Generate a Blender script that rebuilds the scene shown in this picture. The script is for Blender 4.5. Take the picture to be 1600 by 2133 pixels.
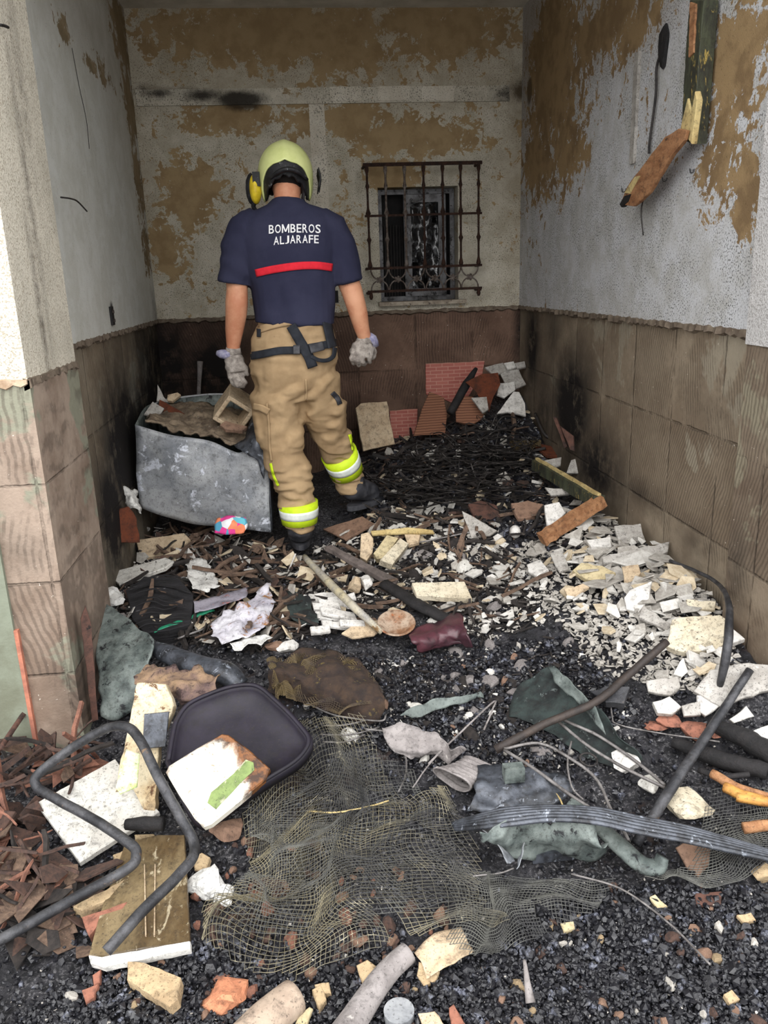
import bpy, bmesh, math, random
import numpy as np
from mathutils import Vector, Matrix
from mathutils.bvhtree import BVHTree

for o in list(bpy.data.objects): bpy.data.objects.remove(o)
SC = bpy.context.scene
COL = SC.collection
rnd = random.Random(11)
RS = np.random.RandomState(5)

# ---------------------------------------------------------------- camera
FPX = 1672.93
ROT = np.array([[0.99353309, 0.0623456, -0.09489476],
                [-0.10849843, 0.27495786, -0.95531475],
                [-0.03346761, 0.95943275, 0.27994413]])
CAM = np.array([0.0, 0.0, 1.5])
cd = bpy.data.cameras.new('camera')
cd.sensor_fit = 'HORIZONTAL'; cd.sensor_width = 36.0; cd.lens = FPX / 1600 * 36.0
cd.clip_start = 0.05; cd.clip_end = 100
cam = bpy.data.objects.new('camera', cd); COL.objects.link(cam)
m4 = Matrix([list(ROT[0]) + [0], list(ROT[1]) + [0], list(ROT[2]) + [1.5], [0, 0, 0, 1]])
cam.matrix_world = m4
SC.camera = cam
# ---------------------------------------------------------------- light: overcast daylight through the open front
w = bpy.data.worlds.new('overcast_sky'); SC.world = w; w.use_nodes = True
wn = w.node_tree.nodes; wl = w.node_tree.links
bg = wn['Background']
tc = wn.new('ShaderNodeTexCoord'); sx = wn.new('ShaderNodeSeparateXYZ'); wr = wn.new('ShaderNodeValToRGB')
wl.new(tc.outputs['Generated'], sx.inputs[0]); wl.new(sx.outputs['Z'], wr.inputs[0])
wr.color_ramp.elements[0].position = 0.0; wr.color_ramp.elements[0].color = (0.80, 0.80, 0.80, 1)
wr.color_ramp.elements[1].position = 0.7; wr.color_ramp.elements[1].color = (1.02, 1.02, 1.03, 1)
wl.new(wr.outputs[0], bg.inputs[0]); bg.inputs[1].default_value = 1.95
sd = bpy.data.lights.new('daylight', 'SUN'); sd.energy = 1.1; sd.angle = math.radians(50); sd.color = (1.0, 0.985, 0.96)
so = bpy.data.objects.new('daylight', sd); COL.objects.link(so)
so.rotation_euler = Vector((0.10, 0.72, -0.62)).to_track_quat('-Z', 'Y').to_euler()
SC.view_settings.view_transform = 'Standard'; SC.view_settings.look = 'None'
SC.view_settings.gamma = 1; SC.view_settings.use_curve_mapping = False
SC.view_settings.exposure = 0.75

# ---------------------------------------------------------------- measuring helpers
def ray(px, py):
    d = ROT @ np.array([(px - 800.0) / FPX, -(py - 1066.5) / FPX, -1.0])
    return d / np.linalg.norm(d)
def pY(px, py, Y):
    d = ray(px, py); return CAM + d * (Y / d[1])
def pX(px, py, X):
    d = ray(px, py); return CAM + d * (X / d[0])
def pZ(px, py, Z):
    d = ray(px, py); return CAM + d * ((Z - CAM[2]) / d[2])
def pPlane(px, py, p0, n):
    d = ray(px, py); return CAM + d * (np.dot(np.array(p0) - CAM, n) / np.dot(d, n))

_perm = RS.rand(64, 64, 64).astype(np.float32)
def vnoise(p, s=1.0, off=0.0):
    q = np.asarray(p, dtype=float) * s + off + 100.0
    i = np.floor(q).astype(int); f = q - i; f = f * f * (3 - 2 * f)
    r = 0
    for dx in (0, 1):
        for dy in (0, 1):
            for dz in (0, 1):
                wt = (f[..., 0] if dx else 1 - f[..., 0]) * (f[..., 1] if dy else 1 - f[..., 1]) * (f[..., 2] if dz else 1 - f[..., 2])
                r = r + wt * _perm[(i[..., 0] + dx) % 64, (i[..., 1] + dy) % 64, (i[..., 2] + dz) % 64]
    return r - 0.5
def fbm(p, s=1.0, off=0.0, oc=3):
    r = 0; a = 1.0
    for k in range(oc):
        r = r + a * vnoise(p, s * 2 ** k, off + 7.3 * k); a *= 0.5
    return r

# dimensions of the carport (metres)
D = 5.0; XL = -0.81; XR = 1.38; ZC = 2.93; ZW = 1.303
YL0, YL1, XPL = 2.34, 2.86, -0.75          # left pilaster
YR0, YR1, XPR = 1.95, 2.32, 1.335          # right pilaster

# ---------------------------------------------------------------- debris surface
_ctl = []
for px, py, z in [(100, 2100, .03), (500, 2100, .03), (800, 2100, .02), (1200, 2100, .02), (1560, 2100, .03), (300, 1900, .05), (800, 1800, .07),
                  (1300, 1850, .04), (1560, 1850, .06), (1550, 1650, .13), (1300, 1600, .10), (1000, 1600, .10), (600, 1600, .12), (200, 1560, .10), (60, 1600, .12),
                  (60, 1800, .06), (900, 1400, .17), (650, 1420, .24), (430, 1400, .22), (250, 1400, .2), (500, 1300, .25), (1300, 1400, .27), (1500, 1330, .36), (1150, 1500, .16),
                  (1500, 1240, .42), (1250, 1060, .41), (1400, 1200, .42), (1300, 1150, .42), (1200, 1220, .34), (1050, 1250, .26), (800, 1250, .24), (300, 1250, .29), (230, 1200, .3),
                  (625, 1150, .25), (400, 1120, .28), (500, 1150, .28), (740, 1060, .33), (850, 1080, .33), (1000, 1060, .38), (1150, 1050, .42)]:
    _ctl.append(pZ(px, py, z))
for px, py, Y in [(1060, 790, 4.92), (1000, 860, 4.75), (1090, 900, 4.6), (1000, 900, 4.5), (900, 940, 4.5), (800, 945, 4.75), (870, 910, 4.9), (1000, 990, 4.1), (850, 1010, 4.15), (1130, 980, 4.15)]:
    _ctl.append(pY(px, py, Y))
_ctl += [np.array(v) for v in [(-.7, 4.8, .3), (-.2, 4.8, .32), (.2, 4.7, .35), (-.7, 4.2, .3), (-.75, 3.4, .27), (1.3, 4.9, .75), (1.35, 4.2, .5),
                               (-2.5, 1.5, 0), (2.5, 1.2, 0), (0, -2, 0), (-2, -2, 0), (2, -2, 0), (-2, 2.2, .05), (2.2, 1.9, .1), (0, .4, .01), (-1, .6, .01), (1, .6, .01)]]
_ctl = np.array(_ctl)
_c0 = np.array([[x, y, z] for x, y, z in _ctl])
def H(x, y):
    x = np.asarray(x, float); y = np.asarray(y, float)
    num = 0; den = 0
    for cx, cy, cz in _c0:
        d2 = (x - cx) ** 2 + (y - cy) ** 2
        wgt = np.exp(-d2 / (2 * .15 ** 2)) + 2e-4 / (d2 + .02)
        num = num + wgt * cz; den = den + wgt
    h = num / den
    P = np.stack([x, y, x * 0], -1)
    h = h - .05 * np.exp(-((x + .046) ** 2 + (y - 3.72) ** 2) / (2 * .09 ** 2)) - .05 * np.exp(-((x - .21) ** 2 + (y - 3.98) ** 2) / (2 * .10 ** 2))
    return h + .035 * fbm(P, 3.1, 3.0, 2)
_ts = np.arange(0.9, 7.5, 0.012)
def S(px, py, lift=0.0):
    """point of the debris surface seen at a pixel of the photograph"""
    d = ray(px, py)
    P = CAM + np.outer(_ts, d)
    h = H(P[:, 0], P[:, 1]) + lift
    k = np.argmax(P[:, 2] < h)
    if k == 0:
        return pY(px, py, 4.6)
    a = P[k - 1][2] - h[k - 1]; b = P[k][2] - h[k]
    t = a / (a - b + 1e-9)
    p = P[k - 1] * (1 - t) + P[k] * t
    return p

# ---------------------------------------------------------------- object helpers
def mesh_obj(name, V, F, mat=None, parent=None, smooth=False, origin=None):
    me = bpy.data.meshes.new(name)
    V = np.asarray(V, float)
    if origin is None:
        origin = np.zeros(3)
    elif isinstance(origin, str):
        origin = np.array([V[:, 0].mean(), V[:, 1].mean(), V[:, 2].min()])
    me.from_pydata((V - origin).tolist(), [], [list(map(int, f)) for f in F])
    me.update()
    if smooth:
        me.polygons.foreach_set('use_smooth', [True] * len(me.polygons))
    o = bpy.data.objects.new(name, me); COL.objects.link(o)
    o.location = origin
    if mat: me.materials.append(mat)
    if parent is not None:
        o.parent = parent
        o.location = np.array(origin) - np.array(wloc(parent))
    return o
def wloc(o):
    p = np.array(o.location)
    while o.parent is not None:
        o = o.parent; p = p + np.array(o.location)
    return p
def tag(o, label=None, cat=None, group=None, kind=None):
    if label: o['label'] = label
    if cat: o['category'] = cat
    if group: o['group'] = group
    if kind: o['kind'] = kind
    return o
def empty(name, loc, label, cat, group=None):
    o = bpy.data.objects.new(name, None); COL.objects.link(o); o.location = loc; o.empty_display_size = .05
    return tag(o, label, cat, group)
def structure(name, V, F, mat, parent=None):
    o = mesh_obj(name, V, F, mat, parent)
    if parent is None: o['kind'] = 'structure'
    return o
class MB:
    def __init__(s): s.V = []; s.F = []
    def add(s, V, F):
        n = len(s.V); s.V += [list(v) for v in V]; s.F += [[i + n for i in f] for f in F]; return s
    def box(s, a, b):
        x0, y0, z0 = a; x1, y1, z1 = b
        return s.add([(x0, y0, z0), (x1, y0, z0), (x1, y1, z0), (x0, y1, z0), (x0, y0, z1), (x1, y0, z1), (x1, y1, z1), (x0, y1, z1)],
                     [(0, 3, 2, 1), (4, 5, 6, 7), (0, 1, 5, 4), (1, 2, 6, 5), (2, 3, 7, 6), (3, 0, 4, 7)])
    def tube(s, P, r, n=8, flat=None): return s.add(*tube(P, r, n, flat))
    def obj(s, name, mat, parent=None, smooth=False, origin='c'):
        return mesh_obj(name, s.V, s.F, mat, parent, smooth, origin)
def smooth_path(P, k=6):
    P = np.asarray(P, float)
    if len(P) < 3: return np.array([P[0] + (P[-1] - P[0]) * t for t in np.linspace(0, 1, k + 1)])
    Q = np.vstack([2 * P[0] - P[1], P, 2 * P[-1] - P[-2]]); out = []
    for i in range(1, len(Q) - 2):
        for t in np.linspace(0, 1, k, endpoint=False):
            a, b, c, d = Q[i - 1], Q[i], Q[i + 1], Q[i + 2]
            out.append(.5 * ((2 * b) + (-a + c) * t + (2 * a - 5 * b + 4 * c - d) * t * t + (-a + 3 * b - 3 * c + d) * t ** 3))
    out.append(P[-1]); return np.array(out)
def tube(P, r, n=8, flat=None):
    P = np.asarray(P, float); N = len(P)
    r = np.ones(N) * r if np.isscalar(r) else np.interp(np.linspace(0, 1, N), np.linspace(0, 1, len(r)), r)
    T = np.gradient(P, axis=0); T /= np.linalg.norm(T, axis=1)[:, None] + 1e-12
    u = np.cross(T[0], [0, 0, 1.0])
    if np.linalg.norm(u) < .1: u = np.cross(T[0], [0, 1.0, 0])
    V = []; ang = np.linspace(0, 2 * np.pi, n, endpoint=False)
    for i in range(N):
        u = u - T[i] * np.dot(u, T[i]); u /= np.linalg.norm(u); v = np.cross(T[i], u)
        rv = r[i] * (flat if flat else 1)
        V += [P[i] + r[i] * math.cos(a) * u + rv * math.sin(a) * v for a in ang]
    F = []
    for i in range(N - 1):
        for j in range(n):
            k = (j + 1) % n; F.append((i * n + j, i * n + k, (i + 1) * n + k, (i + 1) * n + j))
    F.append(tuple(range(n))[::-1]); F.append(tuple((N - 1) * n + j for j in range(n)))
    return V, F
def loft(secs, n=20, sup=1.0):
    """rings from (px, py, half width px, Y, depth radius m); widths lie across the path"""
    C = np.array([pY(s[0], s[1], s[3]) for s in secs])
    T = np.gradient(C, axis=0); V = []
    for i, s in enumerate(secs):
        t = T[i] / np.linalg.norm(T[i])
        hw = s[2] * s[3] / FPX * .965
        yv = np.array([0, 1.0, 0]); yv = yv - t * np.dot(yv, t); yv /= np.linalg.norm(yv)
        u = np.cross(t, yv)
        for a in np.linspace(0, 2 * np.pi, n, endpoint=False):
            ca, sa = math.cos(a), math.sin(a)
            ca = math.copysign(abs(ca) ** sup, ca); sa = math.copysign(abs(sa) ** sup, sa)
            V.append(C[i] + hw * ca * u + s[4] * sa * yv)
    F = []
    for i in range(len(secs) - 1):
        for j in range(n):
            k = (j + 1) % n; F.append((i * n + j, i * n + k, (i + 1) * n + k, (i + 1) * n + j))
    F.append(tuple(range(n))[::-1]); F.append(tuple((len(secs) - 1) * n + j for j in range(n)))
    return V, F
def ico(sub=2):
    bm = bmesh.new(); bmesh.ops.create_icosphere(bm, subdivisions=sub, radius=1)
    V = np.array([v.co[:] for v in bm.verts]); F = [[v.index for v in f.verts] for f in bm.faces]; bm.free(); return V, F
ICO1, ICO2, ICO3 = ico(1), ico(2), ico(3)
def ellipsoid(c, r, lvl=ICO3): return np.array(lvl[0]) * np.array(r) + np.array(c), lvl[1]
def fuse(mb, voxel, smooth=4, fac=.6):
    """one continuous skin over overlapping closed shapes"""
    me = bpy.data.meshes.new('t'); me.from_pydata([list(v) for v in mb.V], [], mb.F); me.update()
    bm = bmesh.new(); bm.from_mesh(me); bmesh.ops.recalc_face_normals(bm, faces=bm.faces); bm.to_mesh(me); bm.free()
    o = bpy.data.objects.new('t', me); COL.objects.link(o)
    m = o.modifiers.new('r', 'REMESH'); m.mode = 'VOXEL'; m.voxel_size = voxel
    if smooth:
        m = o.modifiers.new('s', 'SMOOTH'); m.iterations = smooth; m.factor = fac
    dg = bpy.context.evaluated_depsgraph_get(); e = o.evaluated_get(dg); q = e.to_mesh()
    V = np.array([v.co[:] for v in q.vertices]); F = [list(p.vertices) for p in q.polygons]
    Nn = np.array([v.normal[:] for v in q.vertices])
    e.to_mesh_clear(); bpy.data.objects.remove(o); bpy.data.meshes.remove(me)
    return V, F, Nn
def bvh(V, F): return BVHTree.FromPolygons([Vector(v) for v in V], F)
def proj(px, py, tree, off=.004):
    d = ray(px, py); h = tree.ray_cast(Vector(CAM), Vector(d))
    if h[0] is None: return None
    return np.array(h[0]) - d * off
def in_poly(x, y, poly):
    c = False; j = len(poly) - 1
    for i in range(len(poly)):
        xi, yi = poly[i]; xj, yj = poly[j]
        if (yi > y) != (yj > y) and x < (xj - xi) * (y - yi) / (yj - yi) + xi: c = not c
        j = i
    return c

# ---------------------------------------------------------------- materials
def srgb(r, g, b):
    f = lambda c: (c / 255 / 12.92) if c / 255 <= .04045 else ((c / 255 + .055) / 1.055) ** 2.4
    return (f(r), f(g), f(b), 1)
class NT:
    def __init__(s, name):
        s.m = bpy.data.materials.new(name); s.m.use_nodes = True; s.t = s.m.node_tree; s.n = s.t.nodes; s.l = s.t.links
        s.b = s.n['Principled BSDF']; s.tc = s.n.new('ShaderNodeTexCoord'); s.co = s.tc.outputs['Object']
    def val(s, sock, v):
        if v is None: return
        if isinstance(v, bpy.types.NodeSocket): s.l.new(v, sock)
        else: sock.default_value = v
    def math(s, op, a, b=None, clamp=False):
        n = s.n.new('ShaderNodeMath'); n.operation = op; n.use_clamp = clamp; s.val(n.inputs[0], a); s.val(n.inputs[1], b); return n.outputs[0]
    def noise(s, scale, detail=4, rough=.6, vec=None, dist=0):
        n = s.n.new('ShaderNodeTexNoise'); n.inputs['Scale'].default_value = scale; n.inputs['Detail'].default_value = detail
        n.inputs['Roughness'].default_value = rough; n.inputs['Distortion'].default_value = dist; s.l.new(vec or s.co, n.inputs['Vector']); return n.outputs['Fac']
    def vor(s, scale, vec=None, out='Distance', feat='F1'):
        n = s.n.new('ShaderNodeTexVoronoi'); n.feature = feat; n.inputs['Scale'].default_value = scale; s.l.new(vec or s.co, n.inputs['Vector']); return n.outputs[out]
    def mapv(s, scale=(1, 1, 1), loc=(0, 0, 0), rot=(0, 0, 0), vec=None):
        n = s.n.new('ShaderNodeMapping'); n.inputs['Scale'].default_value = scale; n.inputs['Location'].default_value = loc; n.inputs['Rotation'].default_value = rot
        s.l.new(vec or s.co, n.inputs['Vector']); return n.outputs[0]
    def step(s, v, a, b):
        n = s.n.new('ShaderNodeMapRange'); n.interpolation_type = 'SMOOTHSTEP'; s.val(n.inputs['Value'], v)
        n.inputs['From Min'].default_value = a; n.inputs['From Max'].default_value = b; return n.outputs[0]
    def mix(s, f, a, b, mode='MIX'):
        n = s.n.new('ShaderNodeMix'); n.data_type = 'RGBA'; n.blend_type = mode
        s.val(n.inputs[0], f); s.val(n.inputs[6], a); s.val(n.inputs[7], b); return n.outputs[2]
    def bump(s, h, strength=.4, dist=.01, prev=None):
        n = s.n.new('ShaderNodeBump'); n.inputs['Strength'].default_value = strength; n.inputs['Distance'].default_value = dist
        s.val(n.inputs['Height'], h); s.val(n.inputs['Normal'], prev); return n.outputs[0]
    def blob(s, c, r):
        a = s.n.new('ShaderNodeVectorMath'); a.operation = 'SUBTRACT'; s.l.new(s.co, a.inputs[0]); a.inputs[1].default_value = c
        b = s.n.new('ShaderNodeVectorMath'); b.operation = 'DIVIDE'; s.l.new(a.outputs[0], b.inputs[0]); b.inputs[1].default_value = r
        l = s.n.new('ShaderNodeVectorMath'); l.operation = 'LENGTH'; s.l.new(b.outputs[0], l.inputs[0])
        return s.math('MULTIPLY', s.math('SUBTRACT', 1.6, l.outputs['Value']), .7, True)
    def blobs(s, lst):
        r = None
        for c, rad, g in lst:
            v = s.math('MULTIPLY', s.blob(c, rad), g)
            r = v if r is None else (s.math('MAXIMUM', r, v) if g > 0 else s.math('ADD', r, v))
        return r
    def done(s, col, rough=.8, metal=0.0, normal=None, spec=.35):
        s.val(s.b.inputs['Base Color'], col); s.val(s.b.inputs['Roughness'], rough); s.val(s.b.inputs['Metallic'], metal)
        s.b.inputs['Specular IOR Level'].default_value = spec
        if normal is not None: s.l.new(normal, s.b.inputs['Normal'])
        return s.m
GRIME = [0.0]
def worn(name, c1, c2, c3=None, scale=8, spot=.62, rough=.8, metal=0.0, bump=.35, bscale=60, spec=.35, stretch=(1, 1, 1), fine=None):
    """mottled surface: c1/c2 by noise, c3 in spots"""
    t = NT(name); v = t.mapv(stretch) if stretch != (1, 1, 1) else t.co
    n = t.noise(scale, 6, .65, v); col = t.mix(t.step(n, .35, .65), c1, c2)
    if c3: col = t.mix(t.step(t.noise(scale * 1.7 + 3, 7, .7, v, .4), spot, spot + .07), col, c3)
    if fine: col = t.mix(t.step(t.noise(scale * 14, 3, .7, v), .6, .68), col, fine)
    if GRIME[0]:
        g = t.math('MULTIPLY', t.step(t.noise(34, 7, .78, dist=.3), .47, .68), GRIME[0])
        col = t.mix(g, col, srgb(34, 31, 30)); col = t.mix(t.math('MULTIPLY', t.step(t.noise(130, 4, .7), .58, .66), GRIME[0]), col, srgb(46, 42, 40))
    nb = t.bump(t.noise(bscale, 5, .7, v), bump, .004)
    return t.done(col, rough, metal, nb, spec)
def px_blob(px, py, rx, ry, plane, val, g=1.0):
    f = {'Y': pY, 'X': pX}[plane]
    c = f(px, py, val); a = f(px + rx, py, val); b = f(px, py + ry, val)
    if plane == 'Y': r = (abs(a[0] - c[0]) + .001, 9, abs(b[2] - c[2]) + .001)
    else: r = (9, abs(a[1] - c[1]) + .001, abs(b[2] - c[2]) + .001)
    return (tuple(c), r, g)
def plaster(name, plane, val, peel, soot, base=(190, 187, 178), base2=(168, 163, 150), tan=(152, 134, 106), tan2=(134, 116, 90), lvl=.62, speck=.55, film=None):
    t = NT(name)
    warp = t.noise(7, 6, .72, dist=.3)
    f = t.math('ADD', t.math('ADD', t.noise(11, 9, .68, dist=.6), t.math('MULTIPLY', t.math('SUBTRACT', t.noise(42, 5, .65), .5), .36)), t.math('MULTIPLY', t.blobs([px_blob(*b[:4], plane, val, b[4] if len(b) > 4 else 1) for b in peel]), .36))
    pm = t.step(f, lvl, lvl + .025)
    pc = t.mix(t.step(warp, .35, .65), srgb(*base), srgb(*base2))
    # pitted, salt-and-pepper grain of the paint
    grain = t.step(t.noise(150, 3, .65), speck, speck + .08)
    pc = t.mix(t.math('MULTIPLY', grain, t.math('ADD', .35, t.step(t.noise(5, 4, .6), .35, .65))), pc, srgb(*[int(c * .55) for c in base2]))
    tn = t.mix(t.step(t.noise(9, 5, .6), .4, .62), srgb(*tan), srgb(*tan2))
    tn = t.mix(t.step(t.noise(160, 3, .7), .62, .7), tn, srgb(*[int(c * .75) for c in tan2]))
    col = t.mix(pm, pc, tn)
    if soot:
        sf = t.blobs([px_blob(*b[:4], plane, val, b[4] if len(b) > 4 else 1) for b in soot])
        sm = t.step(t.math('ADD', sf, t.math('MULTIPLY', t.math('SUBTRACT', t.noise(13, 7, .75, dist=.3), .5), .9)), .28, .95)
        col = t.mix(t.math('MULTIPLY', sm, .93), col, srgb(30, 26, 22))
    if film:
        ff = t.blobs([px_blob(*b[:4], plane, val, b[4] if len(b) > 4 else 1) for b in film])
        col = t.mix(t.math('MULTIPLY', ff, t.math('ADD', .25, t.math('MULTIPLY', t.noise(3, 6, .7), .9)), True), col, srgb(112, 92, 64))
    nb = t.bump(t.noise(210, 3, .6), .55, .004)
    nb = t.bump(pm, -.6, .003, nb)
    return t.done(col, .9, 0, nb, .2)
def mortar(name, plane, val, soot, c1, c2, c3, tile=.36, axis='x', z0=ZW, ribs=95, grey=None):
    """bare tile adhesive: comb ridges inside the squares where tiles have fallen off"""
    t = NT(name)
    s = t.n.new('ShaderNodeSeparateXYZ'); t.l.new(t.co, s.inputs[0])
    u = s.outputs['X'] if axis == 'x' else s.outputs['Y']; z = s.outputs['Z']
    uu = t.math('DIVIDE', t.math('ADD', u, 10.07), tile); zz = t.math('DIVIDE', t.math('SUBTRACT', z, z0 - 10 * tile), tile)
    fu = t.math('FRACT', uu); fz = t.math('FRACT', zz); iu = t.math('FLOOR', uu); iz = t.math('FLOOR', zz)
    wn_ = t.n.new('ShaderNodeTexWhiteNoise'); wn_.noise_dimensions = '2D'
    cb = t.n.new('ShaderNodeCombineXYZ'); t.l.new(iu, cb.inputs[0]); t.l.new(iz, cb.inputs[1]); t.l.new(cb.outputs[0], wn_.inputs['Vector'])
    rv = wn_.outputs['Value']
    ed = t.math('MINIMUM', t.math('MINIMUM', fu, t.math('SUBTRACT', 1, fu)), t.math('MINIMUM', fz, t.math('SUBTRACT', 1, fz)))
    edj = t.math('ADD', ed, t.math('MULTIPLY', t.math('SUBTRACT', t.noise(25, 4, .7), .5), .035))
    joint = t.math('MULTIPLY', t.step(edj, .022, .006), t.step(t.noise(8, 4, .6), .35, .6))
    # ridges, slanted by a different amount in every square
    sl = t.math('MULTIPLY', t.math('SUBTRACT', rv, .5), .9)
    ph = t.math('ADD', t.math('ADD', u, t.math('MULTIPLY', t.math('MULTIPLY', fz, tile), sl)), t.math('MULTIPLY', t.noise(6, 3, .6), .05))
    rib = t.math('SINE', t.math('MULTIPLY', ph, ribs * 6.283 / 1.6))
    pres = t.step(t.math('ADD', t.noise(5, 5, .7), t.math('MULTIPLY', rv, .3)), .5, .68)
    ribm = t.math('MULTIPLY', t.step(rib, -.4, .8), pres)
    col = t.mix(t.step(t.noise(4, 6, .65), .35, .65), srgb(*c1), srgb(*c2))
    col = t.mix(t.math('MULTIPLY', rv, .45), col, srgb(*c3))
    if grey: col = t.mix(t.step(t.noise(2.6, 5, .6, dist=.4), .56, .6), col, srgb(*grey))
    col = t.mix(t.math('MULTIPLY', t.noise(40, 5, .7), .35), col, srgb(*[int(c * .6) for c in c3]))
    col = t.mix(t.math('MULTIPLY', ribm, .45), col, srgb(*[int(c * .5) for c in c2]))
    col = t.mix(t.math('MULTIPLY', joint, .4), col, srgb(*[int(c * .42) for c in c2]))
    col = t.mix(t.step(t.noise(90, 3, .5), .73, .77), col, srgb(205, 195, 182))
    if soot:
        sf = t.blobs([px_blob(*b[:4], plane, val, b[4] if len(b) > 4 else 1) for b in soot])
        col = t.mix(t.math('MULTIPLY', sf, t.step(t.noise(9, 6, .7), .1, .6), True), col, srgb(24, 20, 19))
    nb = t.bump(t.noise(120, 4, .65), .5, .004)
    nb = t.bump(ribm, -.7, .004, nb); nb = t.bump(joint, .8, -.006, nb)
    return t.done(col, .88, 0, nb, .25)
# ================================================================= THE CARPORT SHELL
def rect_grid_wall(boxes):
    m = MB()
    for a, b in boxes: m.box(a, b)
    return m
m_back = plaster('peeling_back_paint', 'Y', D,
                 [(560, 70, 230, 60, .9), (930, 60, 130, 60, .8), (400, 400, 55, 60, 1.0), (350, 520, 28, 60, .9), (470, 240, 90, 35, .8), (740, 250, 60, 40, .8),
                  (860, 285, 130, 35, .95), (720, 105, 90, 60, .75), (820, 365, 50, 30, 1.0), (620, 250, 60, 60, .5), (700, 500, 50, 70, .35), (1000, 560, 60, 60, -.4)],
                 [(300, 190, 40, 22, .75), (370, 192, 60, 16, .75), (505, 214, 50, 18, 1.3), (440, 208, 50, 16, 1.0), (370, 192, 100, 16, .75), (1085, 190, 30, 40, .9), (268, 230, 22, 300, .35), (1078, 200, 30, 200, .5), (1070, 600, 30, 70, .4), (745, 380, 20, 60, .4), (765, 600, 40, 40, .4)],
                 base=(196, 190, 175), base2=(172, 165, 148), tan=(160, 138, 104), tan2=(142, 120, 88), lvl=.585, film=[(700, 20, 600, 190, .75), (270, 300, 40, 400, .5), (1085, 300, 50, 300, .5)])
wx0, wx1 = .525, 1.0; wz0, wz1 = 1.355, 2.005
structure('wall_back', *(lambda m: (m.V, m.F))(rect_grid_wall([
    ((XL - .3, D, ZW), (wx0, D + .22, ZC + .2)), ((wx1, D, ZW), (XR + .3, D + .22, ZC + .2)),
    ((wx0, D, ZW), (wx1, D + .22, wz0)), ((wx0, D, wz1), (wx1, D + .22, ZC + .2))])), m_back)
# raised plaster band across the back wall
mb = MB(); mb.box((pY(285, 215, D)[0], D - .012, pY(285, 222, D)[2]), (pY(1060, 200, D)[0], D + .01, pY(600, 184, D)[2]))
structure('trim_1', mb.V, mb.F, plaster('band_paint', 'Y', D, [(600, 190, 40, 20, .5), (800, 200, 40, 20, .3)], [(330, 195, 60, 16, .75), (420, 200, 60, 18, .95), (500, 210, 56, 20, 1.3), (1060, 200, 50, 30, .8)], base=(196, 190, 175), base2=(172, 165, 150), lvl=.7))
_pp = plaster('filler_patch', 'Y', D, [(0, 0, 2, 2, .1)], None, base=(208, 202, 188), base2=(190, 182, 166), lvl=.72)
for _i, (_x0, _x1, _y0, _y1) in enumerate([(688, 752, 181, 211), (788, 852, 180, 210), (878, 945, 180, 211), (655, 675, 214, 440)]):
    _a = pY(_x0, _y1, D); _b = pY(_x1, _y0, D); structure('trim_%d' % (13 + _i), *(lambda m: (m.V, m.F))(MB().box((_a[0], D - (.0145 if _i < 3 else .003), _a[2]), (_b[0], D + .01, _b[2]))), _pp)
m_left = plaster('peeling_left_paint', 'X', XL,
                 [(250, 60, 18, 90, 1.1), (272, 230, 12, 80, 1.2), (290, 380, 10, 80, 1.1), (305, 520, 8, 60, 1.0), (190, 135, 14, 20, 1.0), (130, 60, 16, 40, .9), (215, 150, 20, 30, .8), (150, 500, 60, 300, -.5)],
                 [(262, 80, 14, 120, .35), (300, 450, 14, 160, .35), (322, 640, 8, 60, .6), (232, 640, 4, 14, .9), (180, 220, 2, 100, .45), (200, 340, 2, 60, .4)],
                 base=(206, 207, 202), base2=(192, 192, 184), tan=(146, 130, 104), tan2=(124, 110, 86), lvl=.70, speck=.64, film=[(255, 60, 40, 250, .8), (150, 0, 120, 90, .5)])
structure('wall_left', *(lambda m: (m.V, m.F))(MB().box((XL - .3, YL1 - .02, ZW), (XL, D + .22, ZC + .2))), m_left)
m_right = plaster('peeling_right_paint', 'X', XR,
                  [(1150, 150, 50, 150, 1.1), (1120, 330, 30, 80, .9), (1250, 60, 90, 60, .9), (1320, 60, 50, 60, .8), (1180, 300, 40, 120, .7), (1530, 130, 60, 110, 1.0), (1500, 330, 40, 120, .7), (1555, 420, 20, 120, .9), (1400, 600, 160, 90, -.8), (1250, 500, 120, 120, -.6)],
                  [(1095, 120, 12, 120, .5), (1092, 400, 10, 200, .35), (1103, 190, 5, 26, 1.6), (1383, 95, 7, 34, 1.3), (1330, 250, 5, 90, .35)],
                  base=(198, 199, 202), base2=(178, 177, 174), tan=(150, 126, 92), tan2=(124, 102, 74), lvl=.60, speck=.53, film=[(1110, 100, 60, 250, .8), (1300, 0, 300, 120, .6)])
structure('wall_right', *(lambda m: (m.V, m.F))(MB().box((XR, YR1 - .02, ZW), (XR + .3, D + .22, ZC + .2))), m_right)
# ceiling with a pale cove line
structure('ceiling', *(lambda m: (m.V, m.F))(MB().box((XL - .3, 2.0, ZC), (XR + .3, D + .22, ZC + .2))),
          worn('whitewashed_ceiling', srgb(214, 210, 200), srgb(190, 186, 174), srgb(120, 112, 98), 5, .66, .9, bump=.2))
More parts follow.
